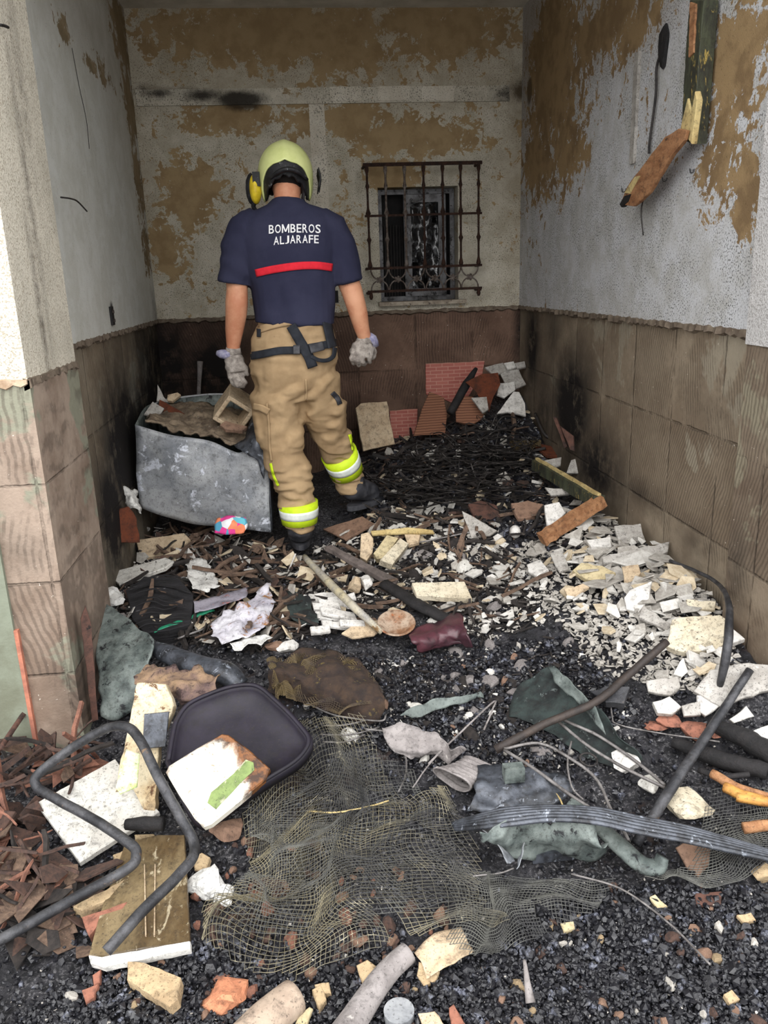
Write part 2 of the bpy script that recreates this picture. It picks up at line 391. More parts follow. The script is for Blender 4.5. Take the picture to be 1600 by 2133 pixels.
# wainscot: bare adhesive, 1.5 cm behind the plaster
m_wb = mortar('back_adhesive', 'Y', D, [(350, 760, 60, 140, 1.2), (440, 780, 90, 110, 1.2), (600, 720, 200, 60, .25), (1092, 700, 18, 90, 1.3), (700, 900, 80, 60, .5), (900, 850, 120, 60, .3)],
              (132, 106, 90), (104, 81, 68), (76, 58, 50), axis='x')
structure('wall_back_lower', *(lambda m: (m.V, m.F))(MB().box((XL - .3, D + .015, -.1), (XR + .3, D + .22, ZW))), m_wb)
m_wl = mortar('left_adhesive', 'X', XL, [(325, 760, 40, 160, 1.1), (270, 930, 40, 170, 1.6), (242, 1080, 28, 150, 1.5), (330, 880, 50, 160, 1.5), (205, 1040, 16, 130, .5)],
              (166, 155, 136), (132, 118, 100), (106, 92, 77), axis='y', grey=(168, 163, 148))
structure('wall_left_lower', *(lambda m: (m.V, m.F))(MB().box((XL - .3, YL1 - .02, -.1), (XL - .012, D + .22, ZW))), m_wl)
m_wr = mortar('right_adhesive', 'X', XR, [(1105, 720, 16, 100, 1.2), (1150, 700, 20, 70, .6), (1185, 850, 40, 110, 1.5), (1235, 970, 60, 80, 1.2), (1130, 860, 30, 90, .8), (1330, 1030, 60, 30, .6), (1440, 1130, 50, 40, .5), (1215, 800, 20, 60, .8), (1480, 860, 60, 60, .2)],
              (160, 146, 126), (134, 119, 101), (108, 92, 76), axis='y', grey=(156, 146, 128))
structure('wall_right_lower', *(lambda m: (m.V, m.F))(MB().box((XR + .012, YR1 - .02, -.1), (XR + .3, D + .22, ZW))), m_wr)
# pilasters either side of the opening, granular render above, bare adhesive below
def granular(name, base, dark, groove_shade=None):
    t = NT(name)
    n = t.noise(190, 3, .6); g = t.step(n, .52, .6)
    col = t.mix(t.step(t.noise(4, 5, .6), .35, .7), srgb(*base), srgb(*[int(c * .9) for c in base]))
    col = t.mix(t.math('MULTIPLY', g, .75), col, srgb(*dark))
    if groove_shade:
        sf = t.blobs([px_blob(*b[:4], b[5], b[6], b[4]) for b in groove_shade])
        col = t.mix(t.math('MULTIPLY', sf, t.step(t.noise(24, 6, .7), .25, .7), True), col, srgb(60, 50, 44))
    nb = t.bump(n, .8, .006); nb = t.bump(t.noise(70, 4, .7), .4, .006, nb)
    return t.done(col, .92, 0, nb, .2)
m_pl = granular('left_pilaster_render', (226, 219, 203), (158, 146, 126), [(82, 640, 5, 170, .8, 'X', XPL), (60, 400, 6, 300, .7, 'X', XPL), (40, 150, 8, 200, .5, 'X', XPL), (92, 700, 4, 80, .9, 'X', XPL)])  # darkness of the vertical groove painted as stripes, no recess modelled
structure('trim_2', *(lambda m: (m.V, m.F))(MB().box((-3.5, YL0, ZW - .044), (XPL, YL1, 3.5))), m_pl)
m_plw = mortar('left_pilaster_adhesive', 'Y', YL0, [(30, 1150, 60, 40, .3), (150, 1440, 60, 70, .5), (180, 1300, 20, 130, .4), (-40, 1400, 40, 100, -.2)], (176, 158, 142), (140, 121, 106), (108, 92, 80), axis='x', tile=.30, z0=ZW - .044, ribs=70, grey=(146, 146, 128))
structure('trim_3', *(lambda m: (m.V, m.F))(MB().box((-3.5, YL0 - .0, -.1), (XPL + .004, YL1, ZW - .044))), m_plw)
m_pr = granular('right_pilaster_render', (204, 202, 200), (140, 136, 132))
structure('trim_4', *(lambda m: (m.V, m.F))(MB().box((XPR, YR0, ZW - .03), (4, YR1, 3.5))), m_pr)
m_prw = mortar('right_pilaster_adhesive', 'X', XPR, [(1530, 1180, 30, 80, .6)], (146, 132, 114), (120, 104, 88), (96, 80, 68), axis='y', tile=.34, z0=ZW - .03, grey=(146, 138, 118))
structure('trim_5', *(lambda m: (m.V, m.F))(MB().box((XPR + .006, YR0, -.1), (4, YR1, ZW - .03))), m_prw)
# ragged cornice of broken mortar along the wainscot top
def ragged(name, A, B, nrm, depth, mat):
    A = np.array(A); B = np.array(B); n = int(np.linalg.norm(B - A) / .02) + 2; V = []; F = []
    nrm = np.array(nrm, float)
    for i in range(n):
        p = A + (B - A) * i / (n - 1)
        d = .004 + depth * (.5 + .5 * math.sin(i * 1.7)) * rnd.random(); h0 = .012 + .018 * rnd.random(); h1 = .004 + .012 * rnd.random()
        V += [p - nrm * .012 + [0, 0, -h0], p + nrm * d + [0, 0, -h0 * .7], p + nrm * d * .8 + [0, 0, h1 * .3], p - nrm * .012 + [0, 0, h1]]
        if i:
            a = 4 * (i - 1); b = 4 * i
            for j in range(4): F.append((a + j, a + (j + 1) % 4, b + (j + 1) % 4, b + j))
    F += [(0, 1, 2, 3), (4 * n - 4, 4 * n - 3, 4 * n - 2, 4 * n - 1)]
    structure(name, V, F, mat)
m_rag = worn('broken_mortar', srgb(118, 106, 92), srgb(88, 76, 65), srgb(170, 156, 136), 20, .62, .9, bump=.6)
ragged('trim_6', (XL, D, ZW), (XR, D, ZW), (0, -1, 0), .012, m_rag)
ragged('trim_7', (XR, D, ZW), (XR, YR1, ZW), (-1, 0, 0), .014, m_rag)
ragged('trim_8', (XL, D, ZW), (XL, YL1, ZW), (1, 0, 0), .012, m_rag)
ragged('trim_9', (XPL, YL1, ZW - .044), (XPL, YL0, ZW - .044), (1, 0, 0), .012, m_rag)
ragged('trim_10', (-1.5, YL0, ZW - .044), (XPL, YL0, ZW - .044), (0, -1, 0), .02, worn('pale_broken_mortar', srgb(190, 170, 146), srgb(150, 126, 102), srgb(210, 160, 90), 20, .66, .9, bump=.6))
_xe = pY(30, 1320, YL0 - .012)[0]
structure('trim_11', *(lambda m: (m.V, m.F))(MB().box((-3.5, YL0 - .014, -.1), (_xe, YL0 + .01, ZW - .05))), worn('green_grey_undercoat', srgb(128, 134, 118), srgb(106, 108, 92), srgb(150, 140, 120), 5, .6, .9, bump=.4))
structure('trim_12', *(lambda m: (m.V, m.F))(MB().box((_xe, YL0 - .016, -.1), (_xe + .012, YL0 + .01, .52))), worn('pink_tile_edge', srgb(186, 120, 96), srgb(150, 98, 82), srgb(190, 160, 140), 20, .6, .9, bump=.4))
# floor slab
structure('floor', *(lambda m: (m.V, m.F))(MB().box((-6, -6, -.2), (6, D + .2, -.06))), worn('sooty_concrete_floor', srgb(58, 56, 56), srgb(40, 39, 40), None, 6, .6, .8))

# ---------------------------------------------------------------- window in the back wall
m_alu = worn('smoked_aluminium', srgb(104, 104, 106), srgb(64, 62, 62), srgb(24, 22, 22), 14, .55, .45, .4, .2)
m_soot_interior = worn('soot_and_interior_black', srgb(14, 13, 13), srgb(24, 22, 22), None, 20, .6, .8)
m_glass = NT('sooty_glass'); m_glass = m_glass.done(m_glass.mix(m_glass.step(m_glass.noise(12, 6, .7, dist=1.2), .5, .68), srgb(26, 26, 28), srgb(120, 122, 124)), .15, 0, m_glass.bump(m_glass.noise(20, 4, .6), .2, .01), .6)
win = structure('window_1', *(lambda m: (m.V, m.F))(MB().box((wx0 - .02, D + .2, wz0 - .02), (wx1 + .02, D + .21, wz1 + .02))), m_soot_interior)  # black panel closing the opening, stands in for the dark interior
win['kind'] = 'structure'
def frame_rect(x0, x1, z0, z1, y0, y1, t):
    return MB().box((x0, y0, z0), (x0 + t, y1, z1)).box((x1 - t, y0, z0), (x1, y1, z1)).box((x0 + t, y0, z0), (x1 - t, y1, z0 + t)).box((x0 + t, y0, z1 - t), (x1 - t, y1, z1))
frame_rect(wx0 + .003, wx1 - .003, wz0 + .003, wz1 - .003, D + .1, D + .16, .028).obj('window_frame', m_alu, win)
sash = frame_rect(wx0 + .16, wx1 - .06, wz0 + .03, wz1 - .035, D + .075, D + .098, .045).obj('sash', m_alu, win)
# buckled glass in the sash
V = []; F = []
for i in range(13):
    for j in range(17):
        x = wx0 + .2 + (wx1 - wx0 - .3) * i / 12; z = wz0 + .07 + (wz1 - wz0 - .14) * j / 16
        V.append((x, D + .085 + .02 * math.sin(i * .9 + j * .5) * math.sin(j * .8), z))
for i in range(12):
    for j in range(16):
        if (i, j) in [(0, 3), (1, 3), (2, 4), (0, 4), (1, 4), (9, 12), (10, 12), (5, 1), (6, 1), (6, 0)]: continue
        F.append((i * 17 + j, (i + 1) * 17 + j, (i + 1) * 17 + j + 1, i * 17 + j + 1))
gl = mesh_obj('pane', V, F, m_glass, win, True, 'c'); md = gl.modifiers.new('t', 'SOLIDIFY'); md.thickness = .003
mb = MB()
for k in range(7): mb.box((wx0 + .05 + .018 * k, D + .17, wz0 + .03), (wx0 + .056 + .018 * k, D + .178, wz1 - .2))
mb.obj('shutter_slats', worn('dark_slat', srgb(46, 42, 40), srgb(26, 24, 24)), win)
m_sill = worn('pale_sill', srgb(168, 158, 142), srgb(128, 116, 102), srgb(66, 58, 52), 18, .58, .85, bump=.5)
MB().box((pY(790, 630, D - .05)[0], D - .05, wz0 - .02), (pY(972, 628, D - .05)[0], D + .1, wz0 + .003)).obj('window_sill', m_sill, win)

# ---------------------------------------------------------------- rusty window grille
m_rust = worn('rusted_iron', srgb(64, 42, 32), srgb(40, 28, 24), srgb(96, 84, 78), 40, .6, .85, .25, .7, 200)
m_rustg = worn('ash_grey_iron', srgb(120, 112, 106), srgb(74, 60, 52), srgb(46, 32, 26), 40, .6, .8, .2, .7, 200)
GY = 4.86
g0 = pY(880, 620, GY)
gr = empty('iron_grille', g0, 'rusted wrought iron window grille with turned bars over the small back window', 'window grille')
gx = [pY(v, 470, GY)[0] for v in (768, 806, 845, 884, 923, 960, 997)]
zt = pY(880, 341, GY)[2]; zm = pY(880, 447, GY)[2]; zb = pY(880, 556, GY)[2]; z2 = pY(880, 604, GY)[2]
for i, x in enumerate(gx):
    zz = np.linspace(zt, zb, 40); ss = (zt - zz) / (zt - zb)
    r = .0062 + .006 * np.exp(-((ss - .04) / .03) ** 2) + .006 * np.exp(-((ss - .20) / .018) ** 2) + .009 * np.exp(-((ss - .46) / .025) ** 2) + .008 * np.exp(-((ss - .72) / .02) ** 2) + .008 * np.exp(-((ss - .97) / .03) ** 2)
    b = MB().tube([(x, GY, z) for z in zz], list(r), 8).obj('bar', m_rust if i not in (1, 2) else m_rustg, gr, True)
for nm, z, r in (('top_rail', zt, .009), ('middle_rail', zm, .006), ('lower_rail', zb, .007), ('bottom_rail', z2, .007)):
    b = MB().box((gx[0] - .02, GY - r, z - r), (gx[-1] + .02, GY + r, z + r)).obj(nm, m_rust, gr)
mb = MB()
for i in range(6):
    cx = (gx[i] + gx[i + 1]) / 2; rr = (gx[1] - gx[0]) / 2 * .95; cz = (zb + z2) / 2; hz = (zb - z2) / 2 - .006
    for s in (1, -1):
        mb.tube([(cx + rr * math.cos(a), GY, cz + s * (hz - hz * .95 * math.sin(a))) for a in np.linspace(0, math.pi, 13)], .0045, 6)
    for k in range(5):
        a = k * 1.257; mb.add(*ellipsoid((cx + .013 * math.cos(a), GY, cz + .013 * math.sin(a)), (.009, .005, .009), ICO1))
mb.obj('scroll_panel', m_rustg, gr, True)
for x in (gx[0] - .01, gx[-1] + .01):
    for z in (zt, zb, z2 - .01):
        MB().tube([(x, GY, z), (x, D - .001, z)], .008, 8).obj('fixing_bracket', m_rust, gr)
for x in (gx[0], gx[-1]): MB().tube([(x, GY, z2 + .003), (x, GY, z2 - .03), (x, GY - .003, z2 - .045)], [.006, .012, .006], 8).obj('finial', m_rust, gr, True)

# ---------------------------------------------------------------- ash bed
def ash_mat():
    t = NT('wet_charcoal_ash')
    n1 = t.noise(3.2, 6, .7); n2 = t.noise(30, 7, .75, dist=.4); n3 = t.noise(110, 5, .7)
    col = t.mix(t.step(n2, .38, .66), srgb(20, 20, 24), srgb(58, 57, 62))
    col = t.mix(t.math('MULTIPLY', t.step(n3, .5, .62), t.step(n1, .36, .58)), col, srgb(124, 122, 124))
    col = t.mix(t.step(t.math('ADD', n3, t.math('MULTIPLY', n1, .25)), .78, .82), col, srgb(190, 188, 186))
    col = t.mix(t.math('MULTIPLY', t.step(t.noise(5.3, 5, .7, t.mapv(loc=(3, 1, 0))), .58, .66), .6), col, srgb(62, 44, 34))
    nb = t.bump(n2, .8, .02); nb = t.bump(n3, .7, .006, nb)
    return t.done(col, t.math('SUBTRACT', .75, t.math('MULTIPLY', t.step(t.noise(60, 3, .6), .5, .65), .35)), 0, nb, .5)
m_ash = ash_mat()
xs = np.arange(-2.6, 2.6, .0125); ys = np.concatenate([np.arange(.7, D + .01, .0125)])
GX, GYY = np.meshgrid(xs, ys, indexing='ij')
HH = H(GX, GYY)
P3 = np.stack([GX, GYY, GX * 0], -1)
HH = HH + .020 * fbm(P3, 16, 1.0, 3) + .012 * np.abs(fbm(P3, 45, 5.0, 2)) - .012
nx, ny = GX.shape
V = np.stack([GX, GYY, HH], -1).reshape(-1, 3)
ok = ((GYY < YL0 + .01) | ((GX > XPL - .012) | ((GYY > YL1 - .02) & (GX > XL - .001)))) & ((GYY < YR0 + .01) | (GX < XPR + .012) | ((GYY > YR1 - .02) & (GX < XR + .001)))
F = []
for i in range(nx - 1):
    r = ok[i, :-1] & ok[i + 1, :-1] & ok[i, 1:] & ok[i + 1, 1:]
    for j in np.nonzero(r)[0]: F.append((i * ny + j, (i + 1) * ny + j, (i + 1) * ny + j + 1, i * ny + j + 1))
F = np.array(F); cen = V[F].mean(1)
for nm, sel, lb in (('ash_bed', cen[:, 1] > YL0 + .01, 'black wet ash and cinders heaped inside between the walls'), ('ash_bed', cen[:, 1] <= YL0 + .01, 'black wet ash spread over the ground in front of the pilasters')):
    f = F[sel]; used = np.unique(f.ravel()); remap = -np.ones(len(V), int); remap[used] = np.arange(len(used))
    tag(mesh_obj(nm, V[used], remap[f], m_ash, None, True), lb, 'ash', kind='stuff')
# ================================================================= THE FIREFIGHTER
def wrinkle(V, N, amp, f):
    return V + N * (f(V) * amp)[:, None]
m_skin = worn('tanned_skin', srgb(204, 150, 118), srgb(186, 124, 94), srgb(150, 92, 70), 10, .64, .55, bump=.15, bscale=300)
m_hair = worn('dark_cropped_hair', srgb(30, 22, 18), srgb(18, 14, 12), None, 60, .6, .8, bump=.8, bscale=400)
m_shirt = worn('navy_cotton', srgb(44, 45, 64), srgb(52, 53, 72), None, 5, .6, .92, bump=.25, bscale=500, spec=.1)
m_white_print = worn('white_print', srgb(235, 235, 235), srgb(222, 222, 224), None, 30, .6, .8, bump=.05)
m_red = worn('red_stripe', srgb(214, 36, 52), srgb(196, 30, 46), None, 30, .6, .85, bump=.1)
m_khaki = worn('khaki_turnout_cloth', srgb(176, 150, 116), srgb(154, 129, 98), srgb(120, 100, 78), 5, .66, .93, bump=.3, bscale=420, spec=.1)
m_web = worn('black_webbing', srgb(38, 42, 50), srgb(28, 31, 38), None, 40, .6, .7, bump=.5, bscale=500)
m_lime = worn('fluorescent_yellow_tape', srgb(206, 232, 40), srgb(190, 218, 36), None, 30, .6, .6, bump=.1)
m_silver = worn('reflective_silver_tape', srgb(240, 244, 238), srgb(214, 222, 214), None, 30, .6, .3, 0, .1, 300, .8)
m_glove = worn('grimy_work_glove', srgb(168, 160, 152), srgb(122, 114, 108), srgb(70, 64, 60), 40, .6, .9, bump=.6, bscale=300)
m_cuffb = worn('blue_glove_cuff', srgb(120, 118, 150), srgb(160, 158, 176), None, 60, .6, .9, bump=.4, bscale=300)
m_boot = worn('dusty_black_rubber', srgb(42, 43, 48), srgb(72, 72, 76), srgb(120, 116, 112), 16, .66, .55, bump=.3, bscale=120)
m_helm = worn('pale_yellow_helmet_shell', srgb(222, 228, 158), srgb(208, 216, 140), srgb(120, 126, 80), 12, .73, .35, 0, .08, 100, .5)
m_liner = worn('black_helmet_liner', srgb(22, 22, 24), srgb(38, 38, 42), srgb(120, 122, 124), 26, .62, .45, bump=.7, bscale=120)
m_lamp = worn('yellow_lamp_plastic', srgb(226, 200, 48), srgb(196, 168, 36), srgb(60, 52, 24), 30, .66, .45, bump=.2)

YF = 3.70
# body: one skin for head, neck, arms and hidden torso
mb = MB()
mb.add(*loft([(600, 440, 30, YF - .0, .06), (598, 424, 27, YF - .005, .058), (598, 408, 26, YF + .0, .058), (598, 392, 30, YF + .02, .07), (598, 378, 36, YF + .04, .085)]))
mb.add(*ellipsoid(pY(598, 366, YF + .055), (.078, .098, .112)))
mb.add(*ellipsoid(pY(598, 392, YF + .135), (.05, .05, .06)))            # jaw
mb.add(*ellipsoid(pY(598, 378, YF + .168), (.012, .02, .024), ICO2))      # nose
for s in (-1, 1): mb.add(*ellipsoid(pY(598 + s * 36, 376, YF + .05), (.010, .022, .032), ICO2))
mb.add(*loft([(602, 440, 60, YF, .07), (602, 520, 84, YF, .095), (610, 620, 74, YF, .095), (613, 680, 74, YF, .10)]))
mb.add(*loft([(524, 470, 26, YF, .05), (500, 520, 25, YF, .052), (493, 580, 23, YF, .05), (494, 604, 22, YF - .005, .046), (493, 630, 23.5, YF - .01, .046), (492, 655, 22.5, YF, .045), (488, 690, 19, YF + .02, .038), (486, 720, 14.5, YF + .035, .03), (486, 750, 13, YF + .04, .026)], 16))
mb.add(*loft([(682, 470, 26, YF, .05), (706, 530, 25, YF, .052), (724, 582, 23.5, YF, .05), (733, 606, 22.5, YF - .005, .046), (740, 630, 21.5, YF - .01, .044), (747, 655, 20, YF, .043), (754, 685, 16.5, YF + .015, .035), (761, 708, 13.5, YF + .03, .028), (764, 724, 13, YF + .03, .026)], 16))
V, F, N = fuse(mb, .0065, 5)
body = mesh_obj('person', V, F, m_skin, None, True, np.array(pY(625, 1150, YF)))
tag(body, 'person in a navy T-shirt and khaki turnout trousers walking away across the rubble', 'person')
# cropped hair on the nape and skull
V, F = ellipsoid(pY(598, 364, YF + .05), (.083, .103, .118))
keep = V[:, 2] > pY(598, 394, YF)[2]
F = [f for f in F if all(keep[i] for i in f)]
mesh_obj('hair', V, F, m_hair, body, True, 'c')

# T-shirt
mb = MB()
mb.add(*loft([(600, 420, 31, YF + .005, .066), (600, 430, 42, YF, .080), (601, 441, 74, YF, .098), (602, 458, 98, YF, .114), (602, 480, 106, YF, .124), (603, 520, 102, YF, .128), (606, 560, 92, YF, .128),
               (610, 600, 86, YF, .126), (613, 640, 85, YF, .128), (614, 660, 84, YF, .134), (614, 674, 84, YF, .138)], 28, .85))
mb.add(*loft([(540, 462, 30, YF, .085), (516, 478, 38, YF, .085), (503, 515, 40, YF, .08), (496, 550, 37, YF, .076), (489, 578, 34, YF, .074), (487, 592, 33, YF, .074)], 20))
mb.add(*loft([(664, 462, 30, YF, .085), (688, 476, 38, YF, .085), (703, 512, 39, YF, .08), (712, 546, 36, YF, .076), (721, 574, 33, YF, .074), (724, 588, 32, YF, .074)], 20))
V, F, N = fuse(mb, .007, 3)
def f_shirt(V):
    W = V * np.array([1, 1, .45])
    a = fbm(W, 9, 2, 2); c = V[:, 2:3] < pY(600, 560, YF)[2]
    fold = np.sin((V[:, 0] * 34 + V[:, 2] * 9 + a * 5)) * np.clip((pY(600, 520, YF)[2] - V[:, 2]) / .25, 0, 1)
    arm = np.sin(V[:, 2] * 60 + V[:, 0] * 40 + a * 7) * (np.abs(V[:, 0] - 0.01) > .2)
    return a * 1.1 + fold * .35 + arm * .25
V = wrinkle(V, N, .010, f_shirt)
shirt_tree = bvh(V, F)
shirt = mesh_obj('t_shirt', V, F, m_shirt, body, True, 'c')
# neck rib
m = MB(); Nn = 24; c = pY(600, 421, YF + .005)
m.tube([c + np.array([.068 * math.cos(a), .066 * math.sin(a), .004 * math.cos(2 * a)]) for a in np.linspace(0, 2 * math.pi, Nn)], .006, 6)
m.obj('collar', m_shirt, shirt, True)
def strip(name, path, wpx, tree, mat, parent, off=.004, k=8, thick=.003, vert=False):
    """a flat band laid on a surface along a path"""
    P = smooth_path([(a, b, 0) for a, b in path], k)[:, :2]
    T = np.gradient(P, axis=0); T /= np.linalg.norm(T, axis=1)[:, None]; Nn = np.stack([-T[:, 1], T[:, 0]], 1)
    nw = 5; V = []; idx = {}; F = []
    for i in range(len(P)):
        for j in range(nw):
            s = (j / (nw - 1) - .5) * wpx; q = P[i] + Nn[i] * s
            h = proj(q[0], q[1], tree, off)
            if h is not None: idx[(i, j)] = len(V); V.append(h)
    for i in range(len(P) - 1):
        for j in range(nw - 1):
            c = [(i, j), (i + 1, j), (i + 1, j + 1), (i, j + 1)]
            if all(q in idx for q in c):
                f = [idx[q] for q in c]
                if np.ptp(np.array([V[a] for a in f])[:, 1]) < .05: F.append(f)
    o = mesh_obj(name, V, F, mat, parent, True, 'c')
    md = o.modifiers.new('t', 'SOLIDIFY'); md.thickness = thick
    return o
strip('chest_stripe', [(533, 569), (570, 561), (620, 554), (660, 553), (692, 557)], 16, shirt_tree, m_red, shirt)
# lettering on the back
def glyph(ch):
    if ch == 'M':
        P = []; F = []; w_ = .17
        for (xa, ya), (xb, yb), dx in (((0, 0), (0, 1), w_), ((1 - w_, 0), (1 - w_, 1), w_), ((0, 1), (.5 - w_ / 2, .12), w_ * 1.05), ((1 - w_ * 1.05, 1), (.5 - w_ / 2, .12), w_ * 1.05)):
            n0 = len(P)
            for i in range(9):
                t = i / 8; x = xa + (xb - xa) * t; y = ya + (yb - ya) * t; P += [(x, y, 0), (x + dx, y, 0)]
            F += [[n0 + 2 * i, n0 + 2 * i + 1, n0 + 2 * i + 3, n0 + 2 * i + 2] for i in range(8)]
        return np.array(P, float), F
    cu = bpy.data.curves.new('t', 'FONT'); cu.body = ch; cu.size = 1; cu.offset = .012; cu.resolution_u = 3
    o = bpy.data.objects.new('t', cu); COL.objects.link(o)
    dg = bpy.context.evaluated_depsgraph_get(); dg.update(); e = o.evaluated_get(dg); me = e.to_mesh()
    bm = bmesh.new(); bm.from_mesh(me); bmesh.ops.triangulate(bm, faces=bm.faces)
    for _ in range(2):
        bmesh.ops.subdivide_edges(bm, edges=[q for q in bm.edges if q.calc_length() > .12], cuts=1); bmesh.ops.triangulate(bm, faces=bm.faces)
    P = np.array([v.co[:] for v in bm.verts]); F = [[v.index for v in f.verts] for f in bm.faces]; bm.free(); e.to_mesh_clear(); bpy.data.objects.remove(o)
    P[:, 0] = (P[:, 0] - P[:, 0].min()) / np.ptp(P[:, 0]); P[:, 1] = (P[:, 1] - P[:, 1].min()) / np.ptp(P[:, 1]); return P, F
def lettering(txt, x0, y0, x1, y1, hpx, bow=0):
    wd = {'M': 1.45, 'O': 1.12, 'J': .8, 'L': .85, 'E': .92, 'F': .88, 'A': 1.08}
    ws = [wd.get(c, 1.0) for c in txt]; gap = .2; tot = sum(ws) + gap * (len(ws) - 1); V = []; F = []; pos = 0
    for c, w_ in zip(txt, ws):
        P, f = glyph(c); n0 = len(V)
        for p in P:
            u = (pos + p[0] * w_) / tot
            px = x0 + (x1 - x0) * u; py = y0 + (y1 - y0) * u - bow * 4 * u * (1 - u) - p[1] * hpx
            h = proj(px, py, shirt_tree, .004 + (.0004 * (len(V) - n0 > 17) + .0004 * (len(V) - n0 > 35) + .0004 * (len(V) - n0 > 53) if c == 'M' else 0)); V.append(h if h is not None else pY(px, py, YF - .12))
        F += [[i + n0 for i in q] for q in f]; pos += w_ + gap
    return mesh_obj('lettering', V, F, m_white_print, shirt, False, 'c')
lettering('BOMBEROS', 560, 487, 668, 486, 18, 2)
lettering('ALJARAFE', 570, 510.5, 664, 507, 17, 2)

# trousers: hips and both legs in one cloth
LL = [(585, 790, 58, YF, .12), (580, 830, 57, YF, .125), (581, 870, 53, YF, .118), (588, 910, 49, YF, .108), (594, 950, 46, YF, .10), (606, 985, 45, YF, .098), (617, 1020, 42, YF, .094), (622, 1055, 40, YF, .09), (624, 1085, 37, YF, .085), (625, 1103, 33, YF, .078)]
RL = [(658, 790, 52, YF + .01, .12), (668, 830, 49, YF + .03, .12), (677, 865, 45, YF + .06, .112), (684, 895, 43, YF + .10, .104), (699, 930, 38, YF + .15, .094), (713, 960, 35, YF + .19, .088), (723, 985, 34, YF + .22, .084), (729, 1003, 31, YF + .23, .078), (732, 1014, 28, YF + .24, .07)]
mb = MB()
mb.add(*loft([(615, 664, 79, YF, .122), (615, 690, 84, YF, .136), (613, 715, 90, YF - .005, .146), (612, 745, 92, YF - .01, .152), (612, 775, 90, YF - .005, .15), (614, 805, 86, YF, .14), (616, 830, 72, YF, .11)], 28, .9))
mb.add(*loft(LL, 22)); mb.add(*loft(RL, 22))
# cargo pockets
mb.add(*ellipsoid(pY(541, 880, YF - .01), (.035, .07, .10), ICO2)); mb.add(*ellipsoid(pY(706, 850, YF + .05), (.03, .065, .09), ICO2))
V, F, N = fuse(mb, .008, 4)
def f_tr(V):
    zk = CAM[2] - 0
    W = V * np.array([.8, .8, 1.9]); a = fbm(W, 8, 4, 3)
    low = np.clip((.95 - V[:, 2]) / .45, 0, 1)
    rings = np.sin(V[:, 2] * 95 + a * 9 + V[:, 0] * 20) * low
    hip = np.sin((V[:, 0] - .0) * 40 - V[:, 2] * 28 + a * 6) * np.clip((V[:, 2] - .72) / .2, 0, 1) * np.clip((1.15 - V[:, 2]) / .1, 0, 1)
    return a * 1.5 + rings * .34 + hip * .45
V = wrinkle(V, N, .017, f_tr)
tr_tree = bvh(V, F)
trousers = mesh_obj('trousers', V, F, m_khaki, body, True, 'c')
strip('waistband', [(536, 688), (575, 676), (620, 668), (660, 666), (692, 668)], 14, tr_tree, m_khaki, trousers, .006)
strip('hip_strap', [(520, 742), (545, 738), (580, 731), (620, 729), (660, 722), (690, 716), (706, 712)], 16, tr_tree, m_web, trousers, .012, thick=.004)
strip('brace_strap', [(606, 678), (620, 702), (634, 727), (644, 745), (651, 765)], 21, tr_tree, m_web, trousers, .020, thick=.004)
strip('brace_strap', [(680, 670), (684, 690), (689, 712), (692, 724)], 18, tr_tree, m_web, trousers, .018, thick=.004)
strip('loop_strap', [(648, 742), (664, 750), (682, 750), (694, 741), (697, 724)], 8, tr_tree, m_web, trousers, .022, thick=.004)
strip('buckle', [(645, 728), (660, 724), (672, 721)], 18, tr_tree, m_boot, trousers, .030, thick=.010)
strip('buckle', [(611, 729), (625, 729)], 19, tr_tree, m_boot, trousers, .026, thick=.010)
strip('belt_clip', [(540, 686), (540, 702)], 7, tr_tree, m_web, trousers, .012, thick=.005)
strip('pocket_flap', [(528, 846), (545, 850), (560, 858)], 14, tr_tree, m_khaki, trousers, .010, thick=.004)
strip('seam', [(556, 840), (560, 880), (562, 930), (566, 960)], 4, tr_tree, m_khaki, trousers, .006)
strip('seam', [(637, 790), (638, 815), (637, 838)], 3, tr_tree, m_khaki, trousers, .005)
strip('torn_patch', [(692, 818), (703, 830), (708, 842)], 10, tr_tree, m_boot, trousers, .005)
def band(secs, pa, pb, k, mat, name, parent):
    S_ = np.array(secs); out = []
    for py in np.linspace(pa, pb, 4):
        out.append([np.interp(py, S_[:, 1], S_[:, j]) if j != 1 else py for j in range(5)])
    out = [(a, b, c * k, d, e * k) for a, b, c, d, e in out]
    return mesh_obj(name, *loft(out, 28), mat, parent, True, 'c')
b1 = band(LL, 1046, 1088, 1.10, m_lime, 'reflective_band', trousers); band(LL, 1058, 1075, 1.125, m_silver, 'silver_stripe', b1)
b2 = band(RL, 944, 982, 1.12, m_lime, 'reflective_band', trousers); band(RL, 955, 970, 1.145, m_silver, 'silver_stripe', b2)
strip('yellow_piping', [(564, 965), (570, 990), (580, 1012)], 5, tr_tree, m_lime, trousers, .006)
strip('yellow_piping', [(728, 905), (733, 922), (736, 938)], 6, tr_tree, m_lime, trousers, .006)

